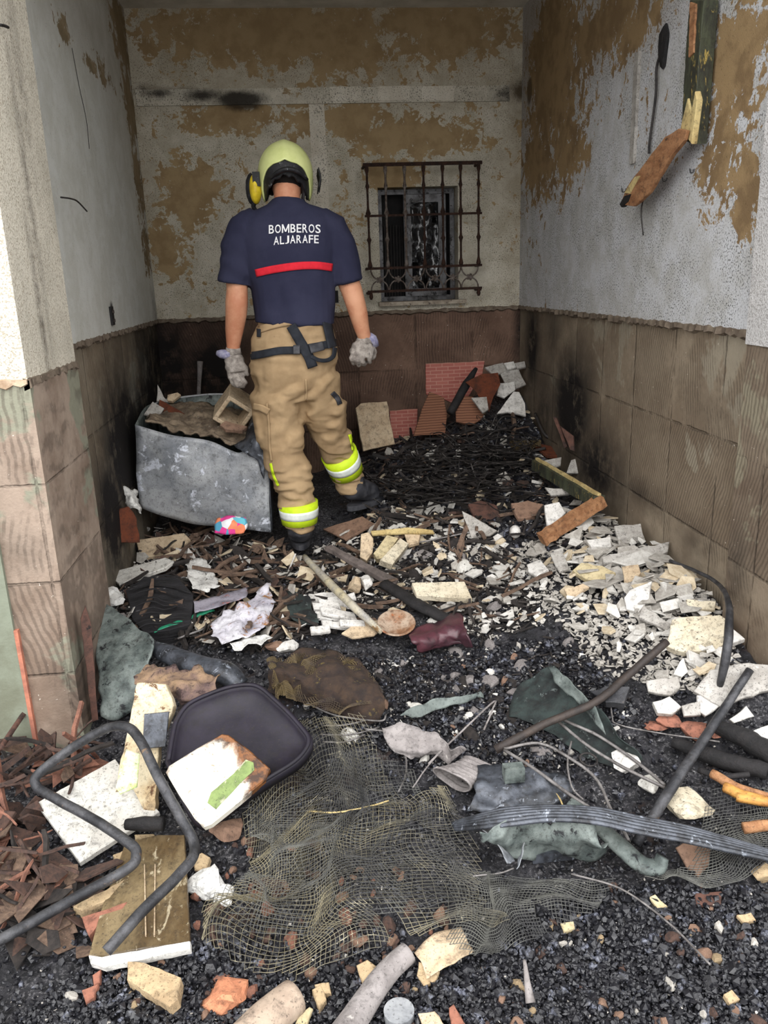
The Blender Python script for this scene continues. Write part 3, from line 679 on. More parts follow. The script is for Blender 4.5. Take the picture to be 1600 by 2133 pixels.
# boots
def boot(top, toe, parent, name='boot'):
    m = MB(); a = np.array(top); b = np.array(toe)
    mid = a + (b - a) * .25; mid[2] = b[2] + .06
    m.tube(smooth_path([a + [0, 0, .06], a, mid * .4 + a * .6], 4), [.058, .062, .060], 16)
    P = smooth_path([mid - (b - a) * .30 + [0, 0, -.012], mid, mid * .4 + b * .6 + [0, 0, .006], b], 5)
    m.tube(P, [.036, .056, .058, .052, .050, .034], 16)
    m.add(*ellipsoid(P[0], (.05, .05, .052), ICO2)); m.add(*ellipsoid(b, (.046, .05, .034), ICO2))
    V, F, N = fuse(m, .007, 4)
    V = wrinkle(V, N, .006, lambda v: fbm(v * np.array([1, 1, 2]), 20, 3, 2))
    zb_ = V[:, 2].min() + .016; V[:, 2] = np.maximum(V[:, 2], zb_)
    o = mesh_obj(name, V, F, m_boot, parent, True, 'c')
    d = b - mid; d[2] = 0; n = np.linalg.norm(d); d /= n; s = np.array([-d[1], d[0], 0]); sole = []
    zz = zb_ - .02
    for t in np.linspace(0, 2 * math.pi, 28, endpoint=False):
        q = mid + d * ((n * .5) + math.cos(t) * (n * .5 + .085)) + s * math.sin(t) * .05 - d * .0; sole.append(q)
    Vs = [[q[0], q[1], zz] for q in sole] + [[q[0], q[1], zz + .026] for q in sole]
    mesh_obj('sole', Vs, [tuple(range(28))[::-1], tuple(range(28, 56))] + [(i, (i + 1) % 28, 28 + (i + 1) % 28, 28 + i) for i in range(28)], m_boot, o)
    return o
lt = pY(625, 1104, YF - .01); boot(lt, [lt[0] + .0, lt[1] + .17, lt[2] - .055], body)
rt = pY(735, 1016, YF + .22); boot(rt, [rt[0] + .12, rt[1] + .12, rt[2] - .075], body)

# gloves with five fingers each
def glove(wrist, wr_r, palm, fingers, thumb, cuff, flare):
    m = MB()
    m.add(*loft(palm, 16, .8))
    for f in fingers: m.tube(smooth_path([pY(*q) for q in f], 4), [.0115, .0118, .0105, .0085], 8); m.add(*ellipsoid(pY(*f[-1]), (.0088,) * 3, ICO1))
    m.tube(smooth_path([pY(*q) for q in thumb], 4), [.015, .0135, .0105], 8); m.add(*ellipsoid(pY(*thumb[-1]), (.0105,) * 3, ICO1))
    V, F, N = fuse(m, .0042, 2, .5)
    V = wrinkle(V, N, .0035, lambda v: fbm(v, 40, 3, 2) + .4 * np.sin(v[:, 2] * 180 + v[:, 0] * 60))
    g = mesh_obj('glove', V, F, m_glove, body, True, 'c')
    mesh_obj('glove_cuff', *loft(cuff, 16), m_glove, g, True, 'c')
    mesh_obj('cuff_edging', *loft(flare, 16, .8), m_cuffb, g, True, 'c')
    return g
glove(None, 0, [(486, 738, 17, YF + .04, .034), (488, 750, 21, YF + .04, .032), (491, 764, 22, YF + .035, .030), (493, 776, 21, YF + .03, .028)],
      [[(477, 770, YF + .03), (480, 787, YF + .02), (486, 799, YF + .03), (492, 803, YF + .045)], [(485, 774, YF + .025), (489, 792, YF + .015), (495, 803, YF + .03), (499, 805, YF + .05)],
       [(493, 776, YF + .03), (499, 793, YF + .02), (505, 804, YF + .035), (508, 804, YF + .055)], [(500, 774, YF + .035), (506, 788, YF + .03), (511, 797, YF + .04), (512, 799, YF + .055)]],
      [(500, 750, YF + .04), (510, 766, YF + .03), (515, 780, YF + .035)],
      [(486, 724, 15, YF + .035, .033), (486, 732, 16, YF + .037, .034), (487, 740, 17, YF + .04, .034)],
      [(452, 735, 5, YF + .05, .012), (460, 737, 9, YF + .045, .022), (470, 738, 10, YF + .04, .03), (480, 737, 8, YF + .04, .036)])
glove(None, 0, [(760, 712, 17, YF + .03, .034), (757, 722, 24, YF + .028, .034), (754, 733, 26, YF + .02, .036), (752, 742, 25, YF + .02, .036)],
      [[(735, 734, YF + .0), (733, 749, YF + .0), (737, 757, YF + .03), (742, 752, YF + .055)], [(745, 738, YF - .008), (744, 753, YF - .005), (748, 761, YF + .025), (752, 755, YF + .055)],
       [(756, 738, YF - .008), (756, 753, YF - .005), (759, 760, YF + .025), (762, 754, YF + .055)], [(767, 735, YF + .0), (769, 748, YF + .005), (771, 754, YF + .03), (771, 748, YF + .055)]],
      [(774, 722, YF + .035), (780, 735, YF + .05), (776, 747, YF + .06)],
      [(761, 702, 16, YF + .03, .033), (760, 709, 18, YF + .03, .034), (759, 715, 20, YF + .03, .034)],
      [(768, 700, 9, YF + .03, .03), (775, 706, 11, YF + .035, .03), (779, 713, 10, YF + .04, .024), (783, 722, 7, YF + .045, .012)])

# helmet
hc = pY(595, 364, YF + .055)
helmet = empty('helmet', hc, None, None); helmet.parent = body; helmet.location = hc - wloc(body)
def shell(rx, ry, rz, rim, nphi=56, nth=26, c=hc, crest=0):
    V = []; F = []
    for i in range(nphi):
        ph = 2 * math.pi * i / nphi; te = rim(ph)
        for j in range(nth):
            th = .02 + (te - .02) * j / (nth - 1)
            s = math.sin(th) if th < math.pi / 2 else max(math.sin(th), 0) ** .35
            x = rx * s * math.sin(ph); y = -ry * s * math.cos(ph); z = rz * math.cos(th)
            if crest:
                x2 = x / rx; z += crest * math.exp(-(x2 / .13) ** 2) * (th < 1.6) * math.sin(min(th + .4, 1.6))
            V.append(np.array(c) + [x, y, z])
        for j in range(nth - 1):
            k = (i + 1) % nphi
            F.append((i * nth + j, k * nth + j, k * nth + j + 1, i * nth + j + 1))
    return V, F
def rim_h(ph):
    a = abs(((ph + math.pi) % (2 * math.pi)) - math.pi)    # 0 = back of the head
    d = math.degrees(a)
    pts = [(0, 74), (25, 78), (42, 86), (58, 104), (72, 134), (84, 146), (110, 120), (140, 108), (180, 104)]
    return math.radians(np.interp(d, *zip(*pts)))
def rim_l(ph):
    a = abs(((ph + math.pi) % (2 * math.pi)) - math.pi); d = math.degrees(a)
    return math.radians(np.interp(d, [0, 20, 38, 52, 64, 85, 180], [98, 104, 116, 130, 146, 146, 108]) + 3 * math.sin(ph * 17))
o = mesh_obj('helmet_shell', *shell(.118, .150, .135, rim_h, crest=.006), m_helm, helmet, True, 'c'); md = o.modifiers.new('t', 'SOLIDIFY'); md.thickness = .006; md.offset = 1
o = mesh_obj('helmet_liner', *shell(.108, .138, .124, rim_l), m_liner, helmet, True, 'c'); md = o.modifiers.new('t', 'SOLIDIFY'); md.thickness = .005
m = MB(); m.tube(smooth_path([pY(563, 372, YF - .06), pY(580, 358, YF - .10), pY(600, 352, YF - .108), pY(622, 358, YF - .10), pY(640, 374, YF - .055)], 6), [.006, .009, .010, .009, .007], 10)
m.obj('nape_pad', m_liner, helmet, True)
# lamp on the left side, visor folded at the right
lamp = MB(); lamp.add(*ellipsoid(pY(532, 394, YF + .03), (.026, .045, .062), ICO3)).obj('helmet_lamp', m_lamp, helmet, True)
mb = MB(); mb.box(pY(527, 388, YF - .01), pY(541, 361, YF + .05)).obj('lamp_mount', m_liner, helmet)
mb = MB(); mb.add(*ellipsoid(pY(524, 394, YF + .045), (.026, .03, .066), ICO2)).obj('lamp_housing', m_liner, helmet, True)
MB().tube(smooth_path([pY(531, 420, YF + .03), pY(528, 430, YF + .04), pY(533, 440, YF + .05)], 5), .010, 8).obj('lamp_cable', m_liner, helmet, True)
V = []; F = []
for i in range(12):
    for j in range(8):
        a = -.5 + 1.5 * i / 11; z = -.03 - .075 * j / 7
        V.append(hc + np.array([.118 + .030 * math.cos(a * .8) * (1 - .35 * abs(j - 3) / 4), -.06 + .10 * i / 11, z + .04 + .012 * math.sin(i)]))
for i in range(11):
    for j in range(7): F.append((i * 8 + j, (i + 1) * 8 + j, (i + 1) * 8 + j + 1, i * 8 + j + 1))
o = mesh_obj('visor', V, F, m_liner, helmet, True, 'c'); md = o.modifiers.new('t', 'SOLIDIFY'); md.thickness = .004
MB().tube(smooth_path([pY(628, 378, YF - .02), pY(632, 400, YF - .01), pY(630, 424, YF)], 5), .009, 8, .3).obj('chin_strap', m_liner, helmet, True)
# ================================================================= THINGS IN THE RUBBLE
def snormal(p):
    e = .06; x, y = p[0], p[1]
    gx_ = (H(x + e, y) - H(x - e, y)) / (2 * e); gy_ = (H(x, y + e) - H(x, y - e)) / (2 * e)
    n = np.array([-float(gx_), -float(gy_), 1.0]); return n / np.linalg.norm(n)
def jag_outline(px, jag, step=14):
    out = []; n = len(px)
    for i in range(n):
        a = np.array(px[i], float); b = np.array(px[(i + 1) % n], float); L = np.linalg.norm(b - a)
        k = max(1, int(L / step)) if jag > 0 else 1
        for j in range(k):
            q = a + (b - a) * j / k
            if j and jag: q = q + np.array([rnd.uniform(-jag, jag), rnd.uniform(-jag, jag)])
            out.append(q)
    return out
def slab_geo(px, p0, n, thick, jag=0, bev=.0025):
    n = np.array(n, float); n /= np.linalg.norm(n)
    o = jag_outline(px, jag)
    top = [pPlane(q[0], q[1], p0, n) for q in o]
    # keep counter-clockwise as seen from the side of the normal
    c = sum(top) / len(top); ar = sum(np.dot(np.cross(top[i] - c, top[(i + 1) % len(top)] - c), n) for i in range(len(top)))
    if ar < 0: top = top[::-1]
    k = len(top)
    inn = [t + (c - t) / (np.linalg.norm(c - t) + 1e-6) * bev for t in top]
    V = inn + [t - n * bev for t in top] + [t - n * (thick - bev) + n * 0 for t in top] + [t - n * thick + (c - t) * .02 for t in top]
    F = [tuple(range(k))]
    for r in range(3):
        for i in range(k):
            j = (i + 1) % k; F.append((r * k + i, (r + 1) * k + i, (r + 1) * k + j, r * k + j))
    F.append(tuple(range(3 * k, 4 * k))[::-1])
    return V, F
def slab(name, label, cat, px, mat, thick=.02, lift=None, tilt=(0, 0), jag=0, anchor=None, group=None, parent=None, Y=None, n=None, bev=.0025):
    ax, ay = anchor or (sum(p[0] for p in px) / len(px), sum(p[1] for p in px) / len(px))
    if Y is not None: p0 = pY(ax, ay, Y)
    else: p0 = S(ax, ay, (thick + .008) if lift is None else lift)
    if n is None:
        sn = snormal(p0); n = sn + np.array([tilt[0], tilt[1], 0])
    V, F = slab_geo(px, p0, n, thick, jag, bev)
    o = mesh_obj(name, V, F, mat, parent, False, 'c')
    if label: tag(o, label, cat, group)
    return o
def rod(name, label, cat, pts, rpx, mat, lift=.015, n=8, group=None, k=6, flat=None, parent=None, lifts=None, wob=0):
    P = []
    for i, q in enumerate(pts):
        l = lifts[i] if lifts else lift
        P.append(S(q[0], q[1], l) if len(q) == 2 else pY(q[0], q[1], q[2]))
    P = smooth_path(P, k); wob = wob or .004
    if wob: P = P + .5 * wob * np.stack([fbm(P, 20, 1, 2), fbm(P, 20, 9, 2), fbm(P, 20, 15, 2)], -1)
    d = np.mean([np.linalg.norm(p - CAM) for p in P]); r = np.array(rpx if isinstance(rpx, (list, tuple)) else [rpx]) * d / FPX
    r = list(r) if len(r) > 1 else float(r[0])
    o = mesh_obj(name, *tube(P, r, n, flat), mat, parent, True, 'c')
    if label: tag(o, label, cat, group)
    return o
def lump(name, label, cat, px, py, rx, ry, mat, flat=.7, rough=.22, lift=None, group=None, seed=None, cuts=5):
    c = S(px, py + ry * .3); d = np.linalg.norm(c - CAM); a = rx * d / FPX; b = ry * d / FPX * 1.1
    V = np.array(ICO3[0]); s = rnd.random() * 50 if seed is None else seed
    rr = np.random.RandomState(int(s * 100) % 9999)
    for _ in range(cuts * 3 + 2):
        nn = rr.randn(3); nn /= np.linalg.norm(nn); h = rr.uniform(.48, .78) if cuts else 1.1; dd = V @ nn; V = V - np.outer(np.maximum(dd - h, 0), nn)
    V = V * 1.25 * (1 + rough * fbm(V, 1.8, s, 3))[:, None]
    V = V * np.array([a, (a + b) * .5, b * flat]) + c + np.array([0, 0, b * flat * .6 if lift is None else lift])
    o = mesh_obj(name, V, ICO3[1], mat, None, False, 'c')
    if label: tag(o, label, cat, group)
    return o
def sheet(name, label, cat, rows, mat, lift=.02, crumple=.01, cf=12, nu=24, nv=16, thick=.002, parent=None, Y=None, group=None, lifts=None):
    """crumpled sheet spanned between pixel polylines (rows), each lying on the debris or at its own distance"""
    R_ = []
    for i, row in enumerate(rows):
        l = lifts[i] if lifts else lift
        pts = [S(q[0], q[1], l) if len(q) == 2 else pY(*q) for q in row]
        sp = smooth_path(pts, 8); t = np.linspace(0, 1, len(sp))
        R_.append(np.stack([np.interp(np.linspace(0, 1, nu), t, sp[:, j]) for j in range(3)], -1))
    R_ = np.array(R_); G = []
    for i in range(nu):
        sp = smooth_path(R_[:, i], 6); t = np.linspace(0, 1, len(sp))
        G.append(np.stack([np.interp(np.linspace(0, 1, nv), t, sp[:, j]) for j in range(3)], -1))
    G = np.array(G).reshape(-1, 3)
    s = rnd.random() * 30
    for j in range(3): G[:, j] += crumple * 1.6 * (np.abs(fbm(G, cf, s + 9 * j, 3)) - .15)
    F = [(i * nv + j, (i + 1) * nv + j, (i + 1) * nv + j + 1, i * nv + j + 1) for i in range(nu - 1) for j in range(nv - 1)]
    o = mesh_obj(name, G, F, mat, parent, True, 'c'); md = o.modifiers.new('t', 'SOLIDIFY'); md.thickness = thick
    if label: tag(o, label, cat, group)
    return o

GRIME[0] = .55
m_plas = worn('cream_plaster_slab', srgb(206, 196, 174), srgb(184, 172, 148), srgb(120, 108, 92), 10, .7, .9, bump=.5, fine=srgb(90, 80, 70))
m_white = worn('white_plaster', srgb(214, 211, 206), srgb(188, 184, 178), srgb(120, 116, 112), 14, .64, .85, bump=.4)
m_greyp = worn('grey_render_shard', srgb(176, 172, 166), srgb(146, 141, 134), srgb(204, 200, 194), 12, .62, .92, bump=.6, fine=srgb(84, 80, 76))
m_beige = worn('beige_board', srgb(198, 178, 150), srgb(178, 156, 128), srgb(130, 108, 86), 14, .66, .9, bump=.5, fine=srgb(120, 96, 76))
m_brown = worn('brown_cement_sheet', srgb(140, 112, 94), srgb(118, 92, 76), srgb(80, 62, 52), 10, .64, .9, bump=.5)
m_terra = worn('terracotta', srgb(150, 100, 82), srgb(116, 76, 62), srgb(70, 52, 46), 16, .6, .9, bump=.5)
m_terrd = worn('sooty_terracotta', srgb(98, 68, 58), srgb(70, 52, 46), srgb(36, 31, 30), 14, .58, .9, bump=.5)
m_sand = worn('sandstone', srgb(184, 162, 128), srgb(156, 134, 104), srgb(100, 82, 66), 12, .66, .92, bump=.7, fine=srgb(120, 98, 70))
m_rustp = worn('rusty_sheet', srgb(112, 60, 38), srgb(84, 46, 32), srgb(50, 36, 30), 12, .62, .85, .2, .6)
m_char = worn('charred_wood', srgb(22, 21, 22), srgb(36, 34, 35), srgb(96, 94, 96), 16, .66, .75, bump=1.0, bscale=90)
m_charl = worn('layered_charred_wood', srgb(20, 20, 22), srgb(38, 37, 40), srgb(130, 130, 136), 9, .64, .7, bump=1.2, bscale=30, stretch=(1, 1, 6))
m_wood = worn('scorched_yellow_wood', srgb(176, 140, 84), srgb(112, 76, 44), srgb(40, 30, 24), 9, .58, .8, bump=.6, stretch=(1, 5, 5))
m_orange = worn('raw_orange_wood', srgb(176, 130, 92), srgb(140, 96, 64), srgb(74, 52, 38), 10, .62, .8, bump=.8, stretch=(4, 1, 4))
m_pale_wood = worn('pale_split_wood', srgb(206, 186, 132), srgb(180, 156, 104), srgb(110, 84, 52), 12, .62, .8, bump=.6)
m_green_paint = worn('burnt_green_paint', srgb(70, 74, 56), srgb(46, 46, 38), srgb(168, 146, 78), 30, .58, .7, bump=.6, stretch=(1, 1, .3))
m_zinc = worn('galvanised_sheet', srgb(166, 168, 170), srgb(118, 122, 128), srgb(206, 210, 220), 5, .56, .55, .25, .3, 40, .5)
m_zincg = worn('scorched_green_grey_sheet', srgb(118, 126, 122), srgb(74, 82, 80), srgb(34, 36, 38), 14, .56, .6, .15, .4, 60)
m_bluem = worn('blue_grey_metal', srgb(86, 90, 98), srgb(44, 46, 50), srgb(142, 148, 158), 16, .58, .4, .4, .3, 60, .5)
m_dark = worn('dark_burnt_plastic', srgb(40, 36, 46), srgb(27, 25, 32), srgb(60, 48, 40), 5, .66, .5, 0, .15, 60, .22)
m_iron = worn('blackened_iron', srgb(40, 41, 45), srgb(82, 82, 85), srgb(122, 100, 80), 12, .62, .5, .4, .5, 150, .5)
m_ironr = worn('browned_iron', srgb(70, 60, 54), srgb(52, 46, 44), srgb(130, 104, 76), 18, .66, .6, .3, .5, 150, .5)
m_gwire = worn('grey_wire', srgb(136, 132, 130), srgb(96, 92, 90), srgb(60, 56, 54), 20, .62, .55, .3, .2)
m_wire = worn('burnt_wire', srgb(66, 62, 60), srgb(40, 38, 38), srgb(120, 112, 104), 20, .62, .6, .3, .2)
m_marble = worn('white_marble', srgb(210, 208, 201), srgb(192, 188, 180), srgb(120, 114, 104), 7, .7, .45, 0, .1, 60, .5, fine=srgb(130, 124, 112))
m_fibre = worn('fibre_cement', srgb(150, 144, 142), srgb(118, 112, 110), srgb(184, 178, 172), 12, .62, .9, bump=.6, bscale=120)
m_foam = worn('white_foam', srgb(224, 223, 218), srgb(200, 198, 194), srgb(160, 156, 150), 10, .72, .85, bump=.8, bscale=90)
m_foamy = worn('yellow_foam', srgb(196, 182, 146), srgb(176, 160, 124), srgb(120, 104, 80), 10, .68, .9, bump=.8, bscale=90)
m_teal = worn('green_burnt_plastic', srgb(44, 150, 112), srgb(30, 110, 84), srgb(20, 46, 40), 14, .6, .5, bump=.6)
m_gtarp = worn('dark_green_cloth', srgb(50, 60, 58), srgb(24, 27, 28), srgb(104, 112, 110), 14, .6, .85, bump=.6, bscale=200)
m_maroon = worn('maroon_leatherette', srgb(88, 50, 58), srgb(62, 38, 46), srgb(110, 78, 72), 7, .66, .38, bump=.4, spec=.5)
m_glassb = worn('smoke_stained_acrylic', srgb(128, 112, 84), srgb(84, 68, 46), srgb(172, 160, 134), 5, .6, .25, bump=.15, spec=.5, stretch=(2.2, 1, 1))

# ---- back wall leftovers
def brick_print():
    t = NT('brick_pattern_tile'); b = t.n.new('ShaderNodeTexBrick'); t.l.new(t.mapv((1, 1, 1), rot=(math.pi / 2, 0, 0)), b.inputs['Vector'])
    b.inputs['Scale'].default_value = 1; b.inputs['Brick Width'].default_value = .075; b.inputs['Row Height'].default_value = .022; b.inputs['Mortar Size'].default_value = .002
    b.inputs['Color1'].default_value = srgb(176, 106, 94); b.inputs['Color2'].default_value = srgb(158, 88, 78); b.inputs['Mortar'].default_value = srgb(190, 140, 124)
    c = t.mix(t.step(t.noise(6, 5, .7), .6, .75), b.outputs[0], srgb(60, 44, 42)); return t.done(c, .6, 0, t.bump(b.outputs['Fac'], -.4, .002))
m_brickp = brick_print()
slab('printed_tile', 'pink brick-pattern tile still fixed to the back wall under the window', 'tile', [(887, 758), (1010, 752), (1004, 790), (985, 812), (960, 850), (925, 832), (888, 822)], m_brickp, .012, Y=D + .003, n=(0, -1, 0), jag=1)
slab('printed_tile', 'soot-edged pink tile remnant low on the back wall beside the leaning beige slab', 'tile', [(812, 856), (870, 852), (868, 905), (845, 940), (815, 930)], m_brickp, .012, Y=D + .003, n=(0, -1, 0), jag=1)
m_ribbed = NT('ribbed_brown_tile_back'); _w = m_ribbed.n.new('ShaderNodeTexWave'); _w.inputs['Scale'].default_value = 22; _w.inputs['Distortion'].default_value = 1.2; _w.bands_direction = 'Z'; m_ribbed.l.new(m_ribbed.co, _w.inputs[0])
m_ribbed = m_ribbed.done(m_ribbed.mix(_w.outputs['Fac'], srgb(96, 62, 46), srgb(132, 92, 70)), .9, 0, m_ribbed.bump(_w.outputs['Fac'], .6, .006))
slab('leaning_slab', 'beige stone slab with a pale band leaning on the back wall', 'slab', [(741, 850), (752, 840), (806, 836), (823, 925), (757, 940)], m_beige, .03, Y=4.72, n=(.1, -.9, .35), jag=1.5)
slab('broken_tile', 'brown ribbed tile leaning on the back wall below the pink tile', 'tile', [(895, 816), (912, 822), (925, 828), (932, 862), (928, 904), (862, 908), (880, 850)], m_ribbed, .02, Y=4.62, n=(.1, -.9, .35), jag=1)
slab('broken_tile', 'brown ribbed tile with a black hole in the back right heap', 'tile', [(962, 824), (985, 826), (1012, 850), (1005, 872), (985, 884), (950, 878), (948, 850)], m_ribbed, .02, Y=4.58, n=(-.1, -.8, .5), jag=1)
slab('rusty_plate', 'curled rust-brown metal plate on the back right heap', 'plate', [(970, 796), (1006, 778), (1038, 776), (1043, 800), (1028, 828), (1020, 858), (1006, 842), (990, 812)], m_rustp, .006, Y=4.62, n=(.2, -.8, .4), jag=1)
for i, (px, mt, YY, lb) in enumerate([
        ([(1010, 765), (1048, 755), (1058, 772), (1030, 785)], m_greyp, 4.86, 'grey render slab at the peak of the back corner heap, farthest left'),
        ([(1040, 775), (1080, 768), (1096, 800), (1060, 815)], m_greyp, 4.8, 'large grey render slab in the back corner below the peak'),
        ([(1050, 756), (1070, 752), (1076, 765), (1058, 770)], m_white, 4.84, 'small white plaster piece at the peak of the back corner heap'),
        ([(1072, 756), (1093, 752), (1096, 764), (1078, 768)], m_greyp, 4.84, 'grey render piece at the peak touching the right wall'),
        ([(1040, 798), (1072, 795), (1074, 812), (1052, 828), (1036, 822)], m_white, 4.72, 'white plaster slab beside the rusty plate'),
        ([(1034, 862), (1070, 815), (1082, 816), (1094, 840), (1096, 866), (1060, 858)], m_white, 4.6, 'brightest large white slab leaning in the back corner'),
        ([(982, 828), (1014, 826), (1018, 852), (1006, 860)], m_greyp, 4.5, 'grey shard wedged under the rusty plate')]):
    slab('plaster_slab', lb, 'plaster', px, mt, .016, Y=YY, n=(rnd.uniform(-.2, .2), -.7, .6), jag=1.5, group='plaster slabs in the back corner')
rod('charred_pole', 'charred black pole leaning up over the pink tile in the back corner', 'pole', [(992, 768, 4.75), (972, 800, 4.68), (938, 860, 4.55)], [4, 9, 8], m_char, wob=.01)
rod('iron_pipe', 'short grey pipe standing against the back wall behind the metal box', 'pipe', [(417, 752, 4.9), (415, 800, 4.9), (413, 850, 4.9)], [6, 4, 4.5], m_fibre)
rod('corner_conduit', 'dark conduit running down the back right corner', 'pipe', [(1102, 640, 4.93), (1103, 700, 4.93), (1106, 800, 4.93)], 4, m_soot_interior)
# ---- right wall: torn door frame hanging, wires, hooks
YW = lambda px, py: pX(px, py, XR - .02)
def wallprism(name, label, cat, px, mat, out, thick, parent=None, jag=0):
    p0 = pX(px[0][0], px[0][1], XR - out); return slab(name, label, cat, px, mat, thick, n=(-1, 0, 0), jag=jag, parent=parent, Y=None if False else p0[1], anchor=px[0])
fr = wallprism('burnt_timber', 'scorched green and yellow timber jamb hanging high on the right wall', 'timber', [(1437, 0), (1466, 0), (1457, 110), (1442, 300), (1418, 290), (1428, 110)], m_green_paint, .06, .05, jag=.6)
wallprism('split_wood', None, None, [(1432, 205), (1440, 240), (1448, 190), (1452, 208), (1440, 300), (1417, 268)], m_pale_wood, .068, .02, parent=fr)
wallprism('edge_strip', None, None, [(1437, 4), (1449, 8), (1444, 110), (1434, 120)], m_orange, .066, .01, parent=fr, jag=1)
pl = wallprism('split_plank', 'orange split plank dangling diagonally from the timber jamb on the right wall', 'plank', [(1413, 268), (1430, 272), (1425, 292), (1402, 320), (1352, 402), (1320, 430), (1292, 425), (1305, 392), (1350, 330), (1385, 285)], m_orange, .085, .014, jag=1)
wallprism('charred_tip', None, None, [(1290, 426), (1300, 408), (1314, 404), (1308, 420), (1294, 432)], m_char, .088, .018, parent=pl)
wallprism('pale_edge', None, None, [(1300, 402), (1322, 368), (1334, 366), (1312, 404)], m_pale_wood, .087, .006, parent=pl)
def wcable(name, label, pts, r, out=.012, mat=m_wire, parent=None, X=None):
    P = smooth_path([pX(a, b, (XR - out) if X is None else X) for a, b in pts], 5)
    o = mesh_obj(name, *tube(P, r, 6), mat, parent, True, 'c')
    if label: tag(o, label, 'cable')
    return o
wcable('loose_cable', 'brown cable hanging from the burnt hole in the right wall', [(1383, 70), (1380, 100), (1368, 140), (1366, 200), (1354, 290), (1352, 320)], .005)
wcable('loose_cable', 'thin black wires hanging below the dangling split plank', [(1345, 395), (1336, 440), (1340, 490)], .003, .05)
b = MB(); c = pX(1383, 95, XR - .006); V, F = ellipsoid(c, (.012, .035, .075), ICO2); V = V + .02 * fbm(V, 30, 2)[:, None] * np.array([0, 1, 1]); b.add(V, F)
tag(b.obj('burnt_socket', m_char, None, False), 'charred socket hole with melted plastic high on the right wall', 'socket')
for i, (x, y, l) in enumerate([(1380, 370, 'hook right of the plank, lower'), (1437, 352, 'hook right of the plank, upper'), (1295, 392, 'hook left of the charred plank tip')]):
    P = smooth_path([pX(x, y, XR - .002), pX(x + 2, y + 8, XR - .03), pX(x + 8, y + 6, XR - .03), pX(x + 9, y + 1, XR - .02)], 4)
    tag(mesh_obj('wire_hook', *tube(P, .0022, 6), m_iron, None, True, 'c'), 'small black wire ' + l + ' on the right wall', 'hook', 'wall hooks')
MB().box((XR - .012, pX(1325, 250, XR)[1] - .02, pX(1325, 340, XR)[2]), (XR + .002, pX(1325, 250, XR)[1] + .02, pX(1330, 110, XR)[2])).obj('cable_duct', m_greyp)
tag(bpy.data.objects['cable_duct'], 'grey vertical cable duct on the upper right wall', 'duct')
# ---- left wall: wires and a socket
wcable('loose_cable', 'thin twisted wires sticking out of the left wall', [(127, 411), (148, 414), (162, 420), (181, 440)], .003, X=XL + .05)
wcable('crack_line', 'thin brown crack running down the left wall from the ceiling', [(150, 100), (165, 180), (180, 250), (186, 310)], .0012, X=XL + .003)  # a crack in the wall, made as a thin tube
c = pX(231, 658, XL); so_ = MB().box(c - np.array([.002, .022, .04]), c + np.array([.01, .022, .04])).obj('burnt_socket', m_char)
tag(so_, 'melted black socket low on the left wall above the bare adhesive', 'socket')
for dz in (-.02, .018): MB().add(*ellipsoid(c + np.array([.012, 0, dz]), (.006, .012, .012), ICO1)).obj('contact', m_ironr, so_)
c = pY(697, 618, D); o = MB().box(c - np.array([.022, .012, .035]), c + np.array([.022, 0, .035])).obj('burnt_socket', m_char); tag(o, 'small charred socket on the back wall left of the grille', 'socket')
wcable('nail', None, [(0, 52), (10, 54), (17, 57)], .004, X=XPL + .02); tag(bpy.data.objects['nail'], 'rusty nail at the top of the left pilaster', 'nail')

# ---- galvanised box with rubble in it, left of the person
bx = empty('metal_box', S(420, 1080), 'dented galvanised metal box full of rubble left of the person', 'metal box')
Yb = lambda x: 3.80 - (x - 280) / 285 * .12
def bgrid(top, bot, Yt, nm, mat, den=.012, nu=30, nv=20):
    T_ = smooth_path([pY(x, y, f) for x, y, f in top], 8); B_ = smooth_path([pY(x, y, f) for x, y, f in bot], 8)
    tt = np.linspace(0, 1, nu); g = lambda Q: np.stack([np.interp(tt, np.linspace(0, 1, len(Q)), Q[:, j]) for j in range(3)], -1)
    T_, B_ = g(T_), g(B_); V = []
    for i in range(nu):
        for j in range(nv): V.append(T_[i] + (B_[i] - T_[i]) * j / (nv - 1))
    V = np.array(V); V[:, 1] += den * 2.2 * fbm(V, 5, 3, 2); V[:, 0] += den * fbm(V, 6, 8, 2)
    F = [(i * nv + j, (i + 1) * nv + j, (i + 1) * nv + j + 1, i * nv + j + 1) for i in range(nu - 1) for j in range(nv - 1)]
    o = mesh_obj(nm, V, F, mat, bx, True, 'c'); md = o.modifiers.new('t', 'SOLIDIFY'); md.thickness = .004
bgrid([(280, 884, 3.80), (345, 903, 3.78), (430, 917, 3.75), (478, 938, 3.73), (505, 942, 3.72), (530, 915, 3.71), (556, 925, 3.70)],
      [(292, 1056, 3.80), (345, 1076, 3.78), (400, 1092, 3.76), (470, 1098, 3.73), (567, 1108, 3.70)], None, 'front_panel', m_zinc, .016)
bgrid([(280, 884, 3.80), (300, 850, 4.05), (325, 838, 4.3)], [(292, 1056, 3.80), (310, 990, 4.05), (335, 940, 4.3)], None, 'side_panel', m_zincg, .008, 12, 14)
bgrid([(556, 925, 3.70), (560, 880, 4.0), (555, 850, 4.25)], [(567, 1108, 3.70), (566, 1020, 4.0), (560, 950, 4.25)], None, 'side_panel', m_bluem, .012, 12, 14)
bgrid([(325, 838, 4.3), (400, 827, 4.3), (470, 824, 4.3), (555, 850, 4.25)], [(335, 950, 4.3), (400, 950, 4.3), (470, 950, 4.3), (560, 950, 4.25)], None, 'back_panel', m_zincg, .006, 20, 8)
P = smooth_path([pY(300, 868, 4.1), pY(330, 838, 4.28), pY(400, 825, 4.3), pY(470, 822, 4.3), pY(540, 838, 4.25)], 6); mesh_obj('rim', *tube(P, .006, 6), m_zinc, bx, True, 'c')
